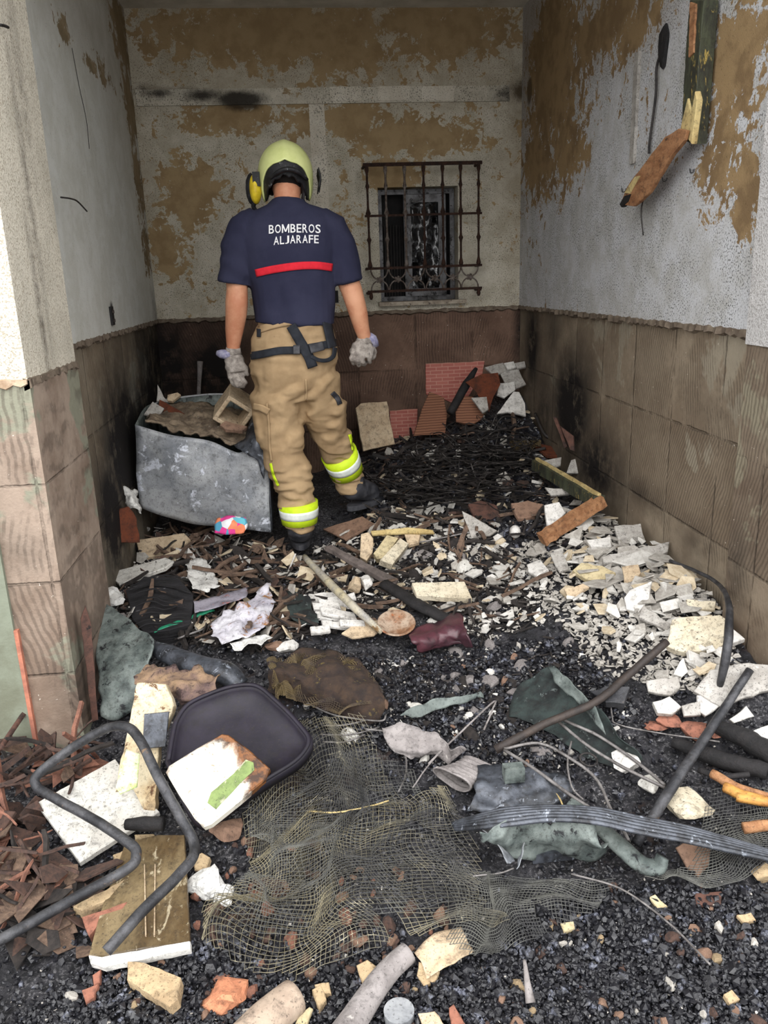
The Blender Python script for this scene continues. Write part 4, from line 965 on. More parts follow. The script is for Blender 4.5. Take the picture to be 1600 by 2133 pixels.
sheet('torn_flap', None, None, [[(488, 935, 3.74), (515, 895, 3.80), (535, 865, 3.86)], [(515, 945, 3.68), (535, 915, 3.69), (548, 900, 3.72)], [(545, 1000, 3.67), (553, 960, 3.67), (560, 930, 3.69)]], m_bluem, crumple=.03, cf=9, parent=bx, nu=14, nv=12)
def heap(name, label, cat, rows, mat, amp, parent=None, kind='stuff'):
    o = sheet(name, label, cat, rows, mat, crumple=amp, cf=16, nu=44, nv=30, thick=.01, parent=parent)
    if kind: o['kind'] = kind
    return o
m_rub = worn('brown_grey_rubble', srgb(140, 124, 104), srgb(96, 82, 68), srgb(186, 176, 160), 18, .6, .95, bump=1.0, bscale=80)
heap('box_rubble', 'brown-grey crumbled rubble filling the galvanised box', 'rubble', [[(300, 880, 3.86), (360, 895, 3.84), (430, 908, 3.80), (480, 925, 3.78), (540, 940, 3.76)], [(315, 862, 4.02), (370, 868, 4.0), (430, 872, 4.0), (500, 880, 3.98), (550, 900, 3.96)], [(330, 845, 4.27), (380, 838, 4.27), (430, 840, 4.27), (480, 850, 4.27), (545, 862, 4.22)]], m_rub, .035)
# hollow block on its corner
q = [(436, 884), (482, 812), (503, 822), (530, 868), (526, 885), (497, 852), (462, 890)]
def hollow_block(cx, cy, Y, s, t, dep, rotd, tilt):
    m = MB(); o = []
    for r_, yy in ((s, 0), (s - t, 0), (s - t, dep), (s, dep)):
        o += [(sx_ * r_, yy, sz_ * r_) for sx_, sz_ in ((-1, -1), (1, -1), (1, 1), (-1, 1))]
    F = []
    for a in range(4):
        A = a * 4; B = ((a + 1) % 4) * 4
        for j in range(4): k = (j + 1) % 4; F.append((A + j, A + k, B + k, B + j))
    M = Matrix.Rotation(tilt, 3, 'X') @ Matrix.Rotation(math.radians(rotd), 3, 'Y'); c = pY(cx, cy, Y)
    V = [c + np.array(M @ Vector(v)) for v in o]; m.add(V, F); return m
bl = hollow_block(487, 866, 3.84, .073, .020, .17, 38, .25).obj('hollow_block', m_beige); md = bl.modifiers.new('b', 'BEVEL'); md.width = .004
tag(bl, 'brown hollow concrete block resting on its corner on the metal box', 'block')
slab('rubble_piece', 'dark brown broken wedge on the rubble at the back of the metal box', 'rubble', [(332, 832), (345, 838), (385, 862), (375, 872), (345, 860), (330, 845)], m_rustp, .02, Y=4.1, n=(.1, -.5, .8), jag=1)
slab('rubble_piece', 'pale pointed shard standing at the back left of the metal box', 'rubble', [(328, 800), (342, 828), (352, 838), (326, 836)], m_greyp, .015, Y=4.2, n=(.1, -.9, .3), jag=1)
slab('rubble_piece', 'small pale block at the back rim of the metal box', 'rubble', [(349, 822), (370, 817), (377, 822), (360, 836), (348, 834)], m_beige, .02, Y=4.25, n=(.1, -.7, .6))
slab('rubble_piece', 'flat grey tile at the left corner of the metal box', 'rubble', [(300, 862), (318, 836), (342, 850), (330, 868)], m_greyp, .012, Y=4.05, n=(.2, -.5, .8), jag=1)
slab('rubble_piece', 'long flat stone lying before the hollow block on the metal box', 'rubble', [(458, 884), (470, 876), (515, 888), (505, 897), (470, 894)], m_brown, .02, Y=3.80, n=(.1, -.5, .8), jag=1)

# ---- around the foot of the box and left wall
slab('leaning_board', 'rust-brown curved board standing at the left wall beside the metal box', 'board', [(250, 1060), (268, 1055), (285, 1080), (292, 1130), (240, 1132), (235, 1100)], m_rustp, .02, Y=3.5, n=(.5, -.8, .2), jag=2)
sheet('crumpled_wrapper', 'crumpled white wrapper at the lower left corner of the metal box', 'wrapper', [[(256, 1025, 3.6), (265, 1017, 3.62), (278, 1022, 3.64)], [(258, 1045, 3.56), (276, 1040, 3.55), (292, 1050, 3.6)], [(262, 1060, 3.55), (278, 1065, 3.54), (297, 1072, 3.56)]], m_foam, crumple=.03, cf=20, nu=14, nv=12)
lump('plaster_lump', 'small white lump beside the leaning rust-brown board', 'plaster', 300, 1105, 14, 12, m_white)
rod('charred_log', 'short charred log against the left wall below the leaning board', 'log', [(222, 1142), (262, 1140), (302, 1141)], [10, 11, 10], m_char, .03, wob=.01)
slab('beige_panel', 'rectangular beige board lying in front of the metal box', 'board', [(283, 1124), (384, 1110), (397, 1124), (358, 1153), (292, 1162)], m_beige, .02, .05, (0, -.35), jag=1)
m_bag = NT('colourful_print'); _v = m_bag.n.new('ShaderNodeTexVoronoi'); _v.inputs['Scale'].default_value = 26; m_bag.l.new(m_bag.co, _v.inputs[0])
_r = m_bag.n.new('ShaderNodeValToRGB'); _r.color_ramp.interpolation = 'CONSTANT'; m_bag.l.new(m_bag.vor(26, out='Color'), _r.inputs[0])
for i, c in enumerate([(232, 70, 150), (110, 196, 214), (236, 236, 240), (240, 140, 100), (90, 160, 190)]):
    e = _r.color_ramp.elements[i] if i < 2 else _r.color_ramp.elements.new(.3 + .14 * i)
    e.color = srgb(*c); e.position = [.0, .36, .46, .56, .66][i]
m_bag = m_bag.done(_r.outputs[0], .5, 0, m_bag.bump(m_bag.noise(50), .3, .004))
sheet('printed_pouch', 'small pouch with a pink and turquoise pattern lying by the metal box', 'pouch', [[(446, 1110, 3.58), (475, 1113, 3.57), (508, 1111, 3.58)], [(448, 1092, 3.60), (480, 1090, 3.57), (516, 1094, 3.60)], [(452, 1080, 3.63), (478, 1074, 3.62), (512, 1078, 3.63)]], m_bag, crumple=.01, nu=16, nv=12, thick=.01)
slab('marble_strip', 'blue-white slab strip at the left pilaster', 'slab', [(231, 1200), (238, 1190), (345, 1161), (362, 1168), (345, 1182), (248, 1216)], m_marble, .018, .06, (-.2, -.2), jag=.6)
sheet('crumpled_paper', 'white crumpled paper sheet in the middle of the left rubble', 'paper', [[(388, 1170), (415, 1168), (440, 1185)], [(392, 1200), (418, 1196), (448, 1208)], [(398, 1225), (422, 1236), (450, 1222)]], m_foam, lift=.06, crumple=.03, cf=14, nu=16, nv=14)
lump('foam_lump', 'bright white foam lump at the foot of the left pilaster', 'foam', 230, 1258, 30, 24, m_foam, lift=.05, rough=.5)
lump('foam_lump', 'grey speckled foam lump below the bright white one at the left pilaster', 'foam', 245, 1295, 30, 18, m_fibre, rough=.4)
# charred layered book block
m = MB(); c0 = S(335, 1262)
V, F = slab_geo([(262, 1228), (300, 1200), (370, 1202), (402, 1238), (398, 1300), (352, 1312), (300, 1318), (276, 1290)], c0 + [0, 0, .07], snormal(c0) + np.array([0, -.3, 0]), .07, 2)
tag(mesh_obj('charred_bale', V, F, m_charl, None, False, 'c'), 'big black charred layered bale in the left rubble', 'charred bale')
for k in range(9):
    y0 = 1205 + k * 12
    rod('charred_layer', ['topmost', 'second from top', 'third from top', 'fourth from top', 'middle', 'fourth from bottom', 'third from bottom', 'second from bottom', 'lowest'][k] + ' curled layer on the big charred bale', 'charred layer', [(272 + rnd.uniform(-6, 6), y0 + 14), (320, y0 + rnd.uniform(-4, 4)), (395 + rnd.uniform(-10, 5), y0 + 8 + rnd.uniform(-14, 14))], [1, 3.5, 1.5], m_charl, .09, group='charred layers of the bale', wob=.03, flat=.4)
rod('melted_strip', 'bright green melted plastic strip in the left rubble', 'plastic strip', [(318, 1318), (350, 1305), (385, 1290), (440, 1270)], [5, 9, 7, 10], m_teal, .05, flat=.4, wob=.02)
sheet('green_cloth', 'dark green burnt cloth beside the stacked white shards', 'cloth', [[(595, 1230), (625, 1235), (645, 1260)], [(600, 1265), (630, 1270), (655, 1280)], [(610, 1290), (635, 1300), (660, 1300)]], m_gtarp, lift=.05, crumple=.03, nu=16, nv=14)
sheet('burnt_fabric', 'white patterned fabric with a scorched brown edge in the left rubble', 'fabric', [[(430, 1305), (470, 1278), (520, 1250), (560, 1215)], [(440, 1325), (485, 1300), (540, 1272), (568, 1245)], [(470, 1345), (500, 1330), (545, 1310), (565, 1280)]], worn('scorched_patterned_cloth', srgb(206, 204, 210), srgb(176, 172, 184), srgb(150, 106, 64), 8, .56, .9, bump=.5), lift=.07, crumple=.035, nu=26, nv=16)
sheet('burnt_fabric', 'white cloth bundle just below the scorched patterned fabric', 'fabric', [[(480, 1340), (520, 1325), (560, 1318)], [(490, 1356), (530, 1345), (562, 1335)]], m_foam, lift=.06, crumple=.03, nu=16, nv=10)
sheet('magazine', 'open scorched magazine with a red and orange picture in the left rubble', 'magazine', [[(400, 1255), (460, 1240), (515, 1225)], [(405, 1278), (462, 1262), (512, 1245)]], worn('magazine_page', srgb(150, 146, 156), srgb(112, 108, 118), srgb(196, 96, 66), 12, .58, .6, bump=.3), lift=.07, crumple=.01, nu=14, nv=8)
lump('stone', 'brown rounded stone in front of the white cloth bundle', 'stone', 574, 1347, 19, 14, m_brown)
lump('stone', 'white broken stone right of the brown rounded stone', 'stone', 602, 1347, 22, 17, m_white)
# ---- centre
slab('brown_sheet', 'brown cement sheet lying right of the front boot', 'sheet', [(672, 1102), (755, 1075), (780, 1090), (718, 1124)], m_brown, .014, .05, (-.1, -.15), jag=1)
slab('stone_block', 'upright beige stone in front of the brown cement sheet', 'block', [(752, 1112), (768, 1108), (778, 1122), (776, 1150), (764, 1168), (750, 1160)], m_beige, .04, .09, (0, -.9), jag=1)
slab('foam_block', 'yellow foam block beside the upright beige stone', 'foam', [(778, 1152), (806, 1114), (830, 1120), (803, 1162), (785, 1164)], m_foamy, .04, .08, (0, -.5), jag=1)
slab('foam_block', 'off-white foam block leaning on the yellow one', 'foam', [(792, 1166), (834, 1120), (852, 1132), (818, 1176)], m_plas, .04, .09, (.2, -.5), jag=.8)
slab('plaster_slab', 'beige flat stone behind the off-white foam block', 'plaster', [(842, 1112), (876, 1108), (872, 1130), (850, 1136)], m_beige, .02, .06, jag=1)
slab('wood_strip', 'pale split wood strip above the foam blocks', 'wood strip', [(772, 1106), (850, 1098), (902, 1104), (905, 1110), (840, 1110), (775, 1114)], m_pale_wood, .01, .07, jag=.6)
rod('bamboo_pole', 'pale yellow-grey bamboo pole lying diagonally in the centre', 'pole', [(634, 1160), (690, 1218), (735, 1262), (796, 1318)], [7, 9, 8.5, 6], worn('bamboo', srgb(196, 184, 150), srgb(150, 146, 140), srgb(120, 92, 56), 5, .6, .6), lifts=[.08, .09, .10, .05])
slab('charred_plank', 'long grey plank running right from the front boot', 'plank', [(676, 1138), (690, 1134), (830, 1206), (820, 1218)], worn('grey_weathered_wood', srgb(112, 102, 98), srgb(84, 76, 72), None, 12, .6, .85), .02, .09, (.1, -.2), jag=.6)
rod('charred_plank', 'thick charred beam end pointing at the maroon leather', 'plank', [(800, 1216), (860, 1252), (920, 1284), (962, 1298)], [15, 17, 15, 10], m_char, .05, flat=.6, wob=.02)
slab('plaster_slab', 'cream rectangular slab lying alone in the centre', 'plaster', [(858, 1214), (968, 1211), (984, 1246), (868, 1240)], m_plas, .028, .085, (.05, -.35), jag=1)
sheet('leather_bag', 'folded maroon leatherette bag in the centre', 'bag', [[(852, 1318), (890, 1300), (940, 1288), (962, 1286)], [(862, 1338), (900, 1318), (948, 1306), (976, 1318)], [(876, 1354), (912, 1346), (948, 1342), (980, 1346)]], m_maroon, lifts=[.04, .10, .05], crumple=.04, cf=9, nu=26, nv=18, thick=.006)
c = S(826, 1306, .05); Vp = []; Fp = []; prof = [(0, .0), (.03, .0), (.045, .006), (.062, .016), (.066, .014), (.062, .010), (.045, -.002), (0, -.008)]
for i, (r_, z_) in enumerate(prof):
    for j in range(28): a = j * 2 * math.pi / 28; Vp.append(c + np.array([r_ * math.cos(a) * 1.1, r_ * math.sin(a) * 1.1 * .95, z_ * 1.3 + r_ * math.sin(a) * .35]))
for i in range(len(prof) - 1):
    for j in range(28): k = (j + 1) % 28; Fp.append((i * 28 + j, i * 28 + k, (i + 1) * 28 + k, (i + 1) * 28 + j))
tag(mesh_obj('bowl', Vp, Fp, worn('rust_stained_ceramic', srgb(164, 146, 128), srgb(136, 98, 70), srgb(150, 82, 40), 16, .58, .6), None, True, 'c'), 'shallow rust-stained bowl at the end of the bamboo pole', 'bowl')
slab('brown_sheet', 'scalloped brown cardboard under the bamboo pole left of the bowl', 'sheet', [(712, 1318), (740, 1300), (785, 1290), (800, 1306), (780, 1322), (735, 1328)], m_beige, .01, .04, jag=2)
for k, (x, y, wd, an) in enumerate([(675, 1245, 42, .1), (690, 1240, 45, -.1), (700, 1256, 50, .15), (680, 1262, 40, .05), (705, 1276, 52, .25), (722, 1288, 48, .3), (690, 1284, 44, .2), (668, 1310, 28, -.05), (735, 1298, 36, .1), (712, 1246, 40, -.2), (650, 1248, 30, .3), (700, 1300, 40, .1)]):
    dx = wd * math.cos(an); dy = wd * math.sin(an) * .6
    slab('white_shard', ['back-most', 'second from the back', 'third from the back', 'fourth from the back', 'middle back', 'front middle', 'second from the front', 'thick', 'front-left short', 'right-most', 'left-most short', 'small central'][k] + ' white shard in the stack left of the bamboo pole', 'plaster shard', [(x - dx / 1.3, y - dy - 6), (x + dx / 1.5, y + dy - 8), (x + dx / 1.3, y + dy + 5), (x - dx / 1.5, y - dy + 8)], m_white, .012, .03 + .006 * (k % 5), (rnd.uniform(-.2, .2), rnd.uniform(-.4, 0)), jag=2, group='stacked white shards left of the bamboo pole')
lump('stone', 'beige round stone touching the middle of the bamboo pole', 'stone', 742, 1242, 18, 18, m_beige, lift=.06); lump('stone', 'white pointed stone right of the middle of the bamboo pole', 'stone', 766, 1236, 15, 20, m_white, lift=.06)
# ---- back centre: clay pieces, wooden frame, slabs
slab('roof_tile', 'terracotta piece in the black heap, left of its twin', 'tile', [(975, 1050), (1000, 1042), (1035, 1052), (1042, 1075), (1010, 1082), (985, 1070)], m_terrd, .02, .05, (0, -.4), jag=2)
slab('roof_tile', 'brown clay tile with a curved edge right of the terracotta piece', 'tile', [(1065, 1048), (1100, 1042), (1132, 1050), (1115, 1075), (1080, 1080)], m_brown, .02, .06, (.1, -.5), jag=1.5)
slab('grey_slab', 'grey triangular slab with a pale tip in front of the clay tiles', 'slab', [(962, 1064), (985, 1075), (1036, 1105), (1020, 1116), (982, 1121)], m_greyp, .016, .06, (-.2, -.6), jag=1)
slab('box_piece', 'white cube-like block behind the lower arm of the wooden frame', 'block', [(1134, 1052), (1165, 1045), (1178, 1068), (1160, 1090), (1140, 1100)], m_white, .04, .08, (0, -.8), jag=.8)
lump('egg_stone', 'smooth white oval pebble on the black ash', 'stone', 1073, 1117, 9, 14, m_white, rough=.02, cuts=0, lift=.03)
# wooden frame corner
wf = empty('wooden_frame', S(1255, 1050), 'burnt wooden frame corner with two arms lying by the right wall', 'wooden frame')
def bar3(a, b, w_, h_, nm, mat, parent):
    a = np.array(a); b = np.array(b); t = b - a; t /= np.linalg.norm(t); u = np.cross(t, [0, 0, 1]); u /= np.linalg.norm(u); v = np.cross(u, t); V = []; n = 14
    for i in range(n):
        p = a + (b - a) * i / (n - 1); r = 1 + .10 * rnd.uniform(-1, 1)
        V += [p + u * w_ * r * sx_ + v * h_ * r * sy_ for sx_, sy_ in ((-1, -1), (1, -1), (1, 1), (-1, 1))]
    F = [(4 * i + j, 4 * i + (j + 1) % 4, 4 * i + 4 + (j + 1) % 4, 4 * i + 4 + j) for i in range(n - 1) for j in range(4)] + [(3, 2, 1, 0), tuple(4 * n - 4 + j for j in range(4))]
    return mesh_obj(nm, V, F, mat, parent, False, 'c')
A = S(1118, 968, .10); B = S(1248, 1046, .12); Cc = S(1128, 1124, .06)
bar3(A, B, .024, .026, 'frame_arm', m_green_paint, wf); bar3(B + (B - Cc) * .06, Cc, .026, .024, 'frame_arm', m_orange, wf); bar3(A + [0, 0, .03], B + [0, 0, .03], .008, .008, 'bead', m_pale_wood, wf)
for px, mt, lb in [([(1190, 958), (1215, 950), (1220, 985), (1180, 985)], m_greyp, 'grey shard in the gap above the wooden frame'), ([(1130, 960), (1170, 952), (1168, 970), (1148, 976)], m_greyp, 'pale grey shard at the far end of the wooden frame'),
                   ([(1216, 1000), (1225, 966), (1253, 950), (1246, 985), (1238, 1012)], m_greyp, 'tall grey triangular slab by the right wall'), ([(1256, 970), (1282, 992), (1278, 1020), (1265, 1048), (1246, 1045), (1250, 1000)], m_terra, 'pink-red tile standing against the right wall'),
                   ([(1135, 1015), (1182, 1018), (1190, 1028), (1148, 1032)], m_greyp, 'flat grey shard below the upper arm of the wooden frame')]:
    slab('stone_shard', lb, 'shard', px, mt, .014, .09, (-.2, -.9), jag=1.2)
slab('plank', 'red-brown plank lying by the back right wall', 'plank', [(1108, 922), (1130, 925), (1194, 942), (1190, 952), (1140, 948)], m_rustp, .02, .06, jag=.8)
slab('lath', 'brown lath standing against the right wall near the corner', 'lath', [(1152, 868), (1158, 868), (1182, 930), (1176, 934)], m_terrd, .012, Y=3.95, n=(-.6, -.6, .2), jag=.5)
slab('lath', 'pink-brown triangular lath beside the standing one', 'lath', [(1168, 888), (1194, 908), (1196, 940), (1188, 938)], m_terrd, .012, Y=3.85, n=(-.6, -.6, .2), jag=.5)
rod('thin_pole', 'thin pale pole running from the back corner heap to the right', 'pole', [(1115, 862), (1130, 898), (1146, 915)], 3, m_wire, .05)
# ---- right side slabs
for px, mt, th, lb in [([(1400, 1290), (1430, 1284), (1500, 1280), (1528, 1300), (1510, 1340), (1490, 1352), (1425, 1358), (1388, 1345)], m_plas, .03, 'largest cream plaster slab at the right with dark pits'),
                       ([(1445, 1440), (1480, 1395), (1560, 1380), (1640, 1385), (1640, 1425), (1530, 1462), (1510, 1478)], m_greyp, .03, 'large grey render slab at the right edge'),
                       ([(1255, 1160), (1300, 1148), (1395, 1128), (1392, 1148), (1370, 1160), (1290, 1172), (1258, 1172)], m_greyp, .022, 'long grey slab pointing at the right wall'),
                       ([(1192, 1188), (1210, 1172), (1255, 1178), (1282, 1192), (1265, 1205), (1225, 1208)], m_foamy, .025, 'yellowish jagged slab in the right heap'),
                       ([(1300, 1245), (1312, 1228), (1358, 1210), (1352, 1245), (1330, 1275), (1305, 1268)], m_white, .016, 'bright white leaf-shaped shard in the right heap'),
                       ([(1295, 1180), (1330, 1175), (1335, 1192), (1308, 1220), (1300, 1215)], m_beige, .015, 'pinkish wedge shard right of the yellowish slab'),
                       ([(1175, 1225), (1215, 1215), (1228, 1222), (1200, 1242), (1182, 1240)], m_beige, .014, 'pinkish flat shard left in the right heap'),
                       ([(1145, 1152), (1170, 1145), (1185, 1185), (1165, 1190)], m_greyp, .014, 'dark grey shard pointing down in the right heap'),
                       ([(1098, 1175), (1125, 1165), (1142, 1185), (1118, 1200), (1100, 1190)], m_white, .014, 'white polygonal shard at the left of the right heap'),
                       ([(1222, 1125), (1272, 1118), (1274, 1138), (1232, 1138)], m_white, .02, 'white slab near the lower arm of the wooden frame'),
                       ([(1280, 1095), (1335, 1090), (1345, 1125), (1290, 1130)], m_greyp, .016, 'grey slab beside the right wall tiles'),
                       ([(1345, 1418), (1412, 1408), (1418, 1430), (1395, 1448), (1350, 1440)], m_greyp, .02, 'grey pitted slab between the rebar and the rod'),
                       ([(1430, 1248), (1492, 1252), (1490, 1270), (1432, 1262)], m_plas, .014, 'narrow cream slab above the largest cream slab'),
                       ([(1340, 1260), (1400, 1300), (1390, 1315), (1330, 1285)], m_greyp, .014, 'grey slab left of the largest cream slab'),
                       ([(1360, 1462), (1395, 1450), (1420, 1472), (1400, 1488), (1370, 1485)], m_marble, .03, 'white speckled slab left of the leaning rod'),
                       ([(1420, 1470), (1460, 1460), (1460, 1490), (1425, 1492)], m_greyp, .03, 'grey block above the red bricks'),
                       ([(1452, 1448), (1490, 1445), (1500, 1470), (1470, 1492), (1455, 1480)], m_white, .03, 'white block touching the leaning rod'),
                       ([(1520, 1498), (1555, 1470), (1572, 1492), (1530, 1506)], m_marble, .02, 'white speckled triangle at the right edge'),
                       ([(1560, 1525), (1600, 1510), (1640, 1520), (1610, 1545), (1575, 1540)], m_marble, .02, 'white speckled slab below the triangle at the right edge'),
                       ([(1520, 1305), (1528, 1310), (1552, 1330), (1525, 1340)], m_white, .02, 'white wedge at the right of the curved tube')]:
    slab('plaster_slab', lb, 'plaster', px, mt, th, .055, (rnd.uniform(-.1, .1), rnd.uniform(-.45, -.15)), jag=2)
for x, y, rx, ry, lb in [(1395, 1505, 26, 16, 'first red brick fragment from the left'), (1450, 1520, 30, 17, 'striped pink brick fragment left of the leaning rod'), (1495, 1526, 26, 12, 'pink brick fragment right of the leaning rod'), (1365, 1515, 22, 10, 'low red brick crumb'), (1550, 1290, 26, 20, 'dark red stone by the right pilaster'), (1570, 1320, 22, 16, 'brown-red stone by the right pilaster'), (1592, 1345, 18, 14, 'small red stone at the right edge')]:
    lump('brick_fragment', lb + ' below the right heap' if y > 1400 else lb, 'brick', x, y, rx, ry, m_terra if y > 1400 else m_terrd)
# ---- rods and tubes
rod('steel_tube', 'dark curved steel tube bending down by the right pilaster', 'tube', [(1396, 1168), (1450, 1190), (1496, 1216), (1518, 1256), (1518, 1320), (1510, 1380), (1500, 1428)], [4, 4, 4, 6, 8, 8, 6], m_iron, lifts=[.06, .07, .09, .16, .18, .14, .06])
rod('iron_bar', 'long rusty bar lying diagonally below the right heap', 'bar', [(1032, 1562), (1130, 1510), (1240, 1462), (1310, 1405), (1390, 1336)], [9, 8, 8, 8, 8], m_ironr, lifts=[.05, .09, .11, .09, .10], n=10)
slab('bracket', 'burnt angular bracket across the long rusty bar', 'bracket', [(1228, 1440), (1262, 1428), (1312, 1430), (1300, 1465), (1262, 1462)], m_iron, .03, .09, jag=2)
rod('iron_rod', 'black rod leaning across the right foreground', 'rod', [(1325, 1758), (1400, 1640), (1480, 1520), (1562, 1396)], [9, 10, 9, 8], m_iron, lifts=[.02, .08, .10, .08], n=10)
for i, (pts, r, mt, lb) in enumerate([
        ([(1050, 1560), (1120, 1548), (1180, 1575), (1240, 1620), (1270, 1680), (1310, 1750)], 3.2, m_wire, 'curved wire looping from the rusty bar end'),
        ([(1050, 1562), (1110, 1600), (1180, 1650), (1240, 1690)], 3.5, m_wire, 'straight thick wire falling from the rusty bar end'),
        ([(1165, 1505), (1220, 1550), (1300, 1600), (1385, 1640)], 3.2, m_wire, 'wire with a ring in its middle'),
        ([(1175, 1500), (1250, 1535), (1330, 1590), (1385, 1635)], 3.2, m_wire, 'upper wire reaching the leaning black rod'),
        ([(1190, 1545), (1182, 1590), (1192, 1640), (1215, 1665)], 2, m_wire, 'thin curved wire near the ring'),
        ([(893, 1590), (960, 1525), (1028, 1462), (1025, 1480), (1008, 1520)], 2, m_fibre, 'pale thin wire bent sharply at the top'),
        ([(860, 1640), (900, 1585), (960, 1525)], 1.6, m_fibre, 'pale thin wire continuing toward the net'),
        ([(640, 1465), (700, 1490), (790, 1502), (805, 1488)], 2, m_wire, 'pale rod beside the brown netting mound'),
        ([(760, 1518), (810, 1528), (842, 1570), (846, 1610), (830, 1650)], 2, m_wire, 'curved wire over the dark centre'),
        ([(672, 1512), (720, 1510), (765, 1500)], 1.8, m_wire, 'first short wire right of the burnt tray'),
        ([(668, 1530), (730, 1530), (790, 1515)], 1.8, m_wire, 'second short wire right of the burnt tray'),
        ([(672, 1545), (720, 1545), (760, 1530)], 1.8, m_wire, 'third short wire right of the burnt tray'),
        ([(640, 1690), (700, 1692), (760, 1682), (810, 1668)], 1.8, m_pale_wood, 'pale stem lying over the net'),
        ([(985, 1825), (1040, 1818), (1070, 1808)], 1.6, m_wire, 'pale wire at the right edge of the net'),
        ([(1190, 1820), (1290, 1850), (1390, 1920), (1480, 2010)], 2, m_wire, 'long thin wire across the foreground ash'),
        ([(1270, 1425), (1275, 1490), (1290, 1510), (1390, 1530), (1500, 1545)], 1.6, m_wire, 'thin wire on the green sheet'),
        ([(820, 1135), (870, 1130), (960, 1112), (985, 1108)], 1.8, m_wire, 'pale curved wire behind the cream slab'),
        ([(985, 970), (1060, 966), (1118, 962)], 2.2, m_wire, 'pale rod in the black heap'),
        ([(370, 1330), (440, 1300), (480, 1245), (475, 1230)], 2.2, m_wire, 'bent wire over the left rubble'),
        ([(1068, 1615), (1110, 1625), (1160, 1655), (1180, 1700)], 1.8, m_pale_wood, 'straw-coloured stem over the crumpled tube')]):
    rod('wire', lb, 'wire', pts, r, m_gwire if mt is m_wire and i not in (17,) else mt, .06 if i < 7 else .04, 6)
c = S(1226, 1582, .05)
tag(mesh_obj('ring', *tube([c + np.array([.024 * math.cos(a), .026 * math.sin(a), .004 * math.sin(a)]) for a in np.linspace(0, 2 * math.pi, 20)], .003, 6), m_wire, None, True, 'c'), 'small wire ring beside the wires in the right foreground', 'ring')
# ---- green-grey sheets on the right
sheet('green_tarp', 'dusty green sheet draped from the centre under the rusty bar', 'sheet', [[(1132, 1390), (1150, 1385), (1168, 1400), (1250, 1480), (1295, 1545)], [(1080, 1430), (1150, 1450), (1200, 1500), (1270, 1560), (1340, 1590)], [(1060, 1490), (1120, 1510), (1170, 1540), (1230, 1580), (1290, 1600)]], m_gtarp, lifts=[.09, .04, .02], crumple=.03, cf=7, nu=36, nv=20)
sheet('green_tarp', 'lighter green fold of sheet beside the long rusty bar', 'sheet', [[(1140, 1392), (1165, 1398), (1210, 1440), (1245, 1475)], [(1160, 1425), (1190, 1450), (1220, 1480), (1262, 1530)]], m_zincg, lifts=[.11, .08], crumple=.012, nu=20, nv=10)
sheet('dark_sheet', 'grey-green burnt sheet ridge across the middle of the ash', 'sheet', [[(830, 1490), (870, 1470), (930, 1452), (1000, 1440)], [(850, 1500), (900, 1482), (960, 1462), (1010, 1452)]], m_zincg, lifts=[.06, .04], crumple=.02, nu=20, nv=8)
sheet('dark_sheet', 'twisted grey sheet metal strip above the corrugated tube', 'sheet', [[(800, 1515), (840, 1508), (900, 1530), (950, 1565)], [(800, 1545), (850, 1560), (900, 1560), (965, 1580)], [(855, 1580), (870, 1575), (890, 1572), (930, 1590)]], m_fibre, lifts=[.08, .06, .03], crumple=.03, nu=22, nv=12)
rod('duct_hose', 'dusty green-grey hose sagging below the ridged strap', 'hose', [(1185, 1672), (1230, 1705), (1290, 1760), (1335, 1800), (1370, 1806), (1380, 1785)], [14, 18, 20, 20, 20, 16], m_zincg, lifts=[.10, .09, .06, .05, .05, .07], n=14, flat=.6)
# flared corrugated tube end
cv = S(942, 1625, .05); Vt = []; Ft = []
for i in range(20):
    u = i / 19; ctr = cv + np.array([.11 * u, .09 * u, -.03 * u]); r_ = .045 - .008 * math.sin(u * 3) + .003 * math.sin(i * 2.2)
    for j in range(24):
        a = j * 2 * math.pi / 24; sq = 1 + .18 * math.cos(2 * a + 1) + .08 * math.sin(3 * a)
        Vt.append(ctr + r_ * 1.1 * math.cos(a) * sq * np.array([.8, -.6, 0]) + r_ * math.sin(a) * sq * np.array([-.25, -.25, .93]))
for i in range(19):
    for j in range(24): k = (j + 1) % 24; Ft.append((i * 24 + j, (i + 1) * 24 + j, (i + 1) * 24 + k, i * 24 + k))
o = mesh_obj('metal_duct', Vt, Ft, m_fibre, None, True, 'c'); md = o.modifiers.new('t', 'SOLIDIFY'); md.thickness = .004
tag(o, 'flattened open end of a grey metal duct in the foreground', 'duct')
sheet('duct_sheet', 'torn grey metal skin trailing right from the open duct', 'sheet', [[(985, 1590), (1040, 1588), (1100, 1600), (1180, 1610)], [(990, 1640), (1050, 1640), (1110, 1640), (1190, 1650)], [(975, 1690), (1020, 1690), (1060, 1690), (1120, 1690)]], m_bluem, lifts=[.06, .05, .02], crumple=.03, nu=26, nv=16)
cb_ = empty('crumpled_canister', S(1080, 1770), 'crumpled green-grey sheet metal canister under the ridged strap', 'canister')
sheet('side_panel', None, None, [[(1000, 1725), (1050, 1715), (1110, 1712), (1180, 1705), (1240, 1720)], [(1010, 1755), (1060, 1760), (1120, 1745), (1190, 1750), (1250, 1770)], [(1060, 1800), (1090, 1798), (1140, 1782), (1200, 1785), (1250, 1795)]], m_zincg, lifts=[.13, .09, .02], crumple=.05, cf=8, nu=40, nv=24, parent=cb_)
sheet('torn_edge', None, None, [[(1082, 1790), (1095, 1750), (1105, 1715)], [(1072, 1810), (1080, 1780), (1098, 1745)]], m_zinc, lifts=[.08, .06], crumple=.02, nu=10, nv=8, parent=cb_)
sheet('torn_edge', None, None, [[(1005, 1735), (1035, 1760), (1060, 1800)], [(1020, 1728), (1048, 1755), (1075, 1790)]], m_zinc, lifts=[.08, .05], crumple=.02, nu=10, nv=8, parent=cb_)
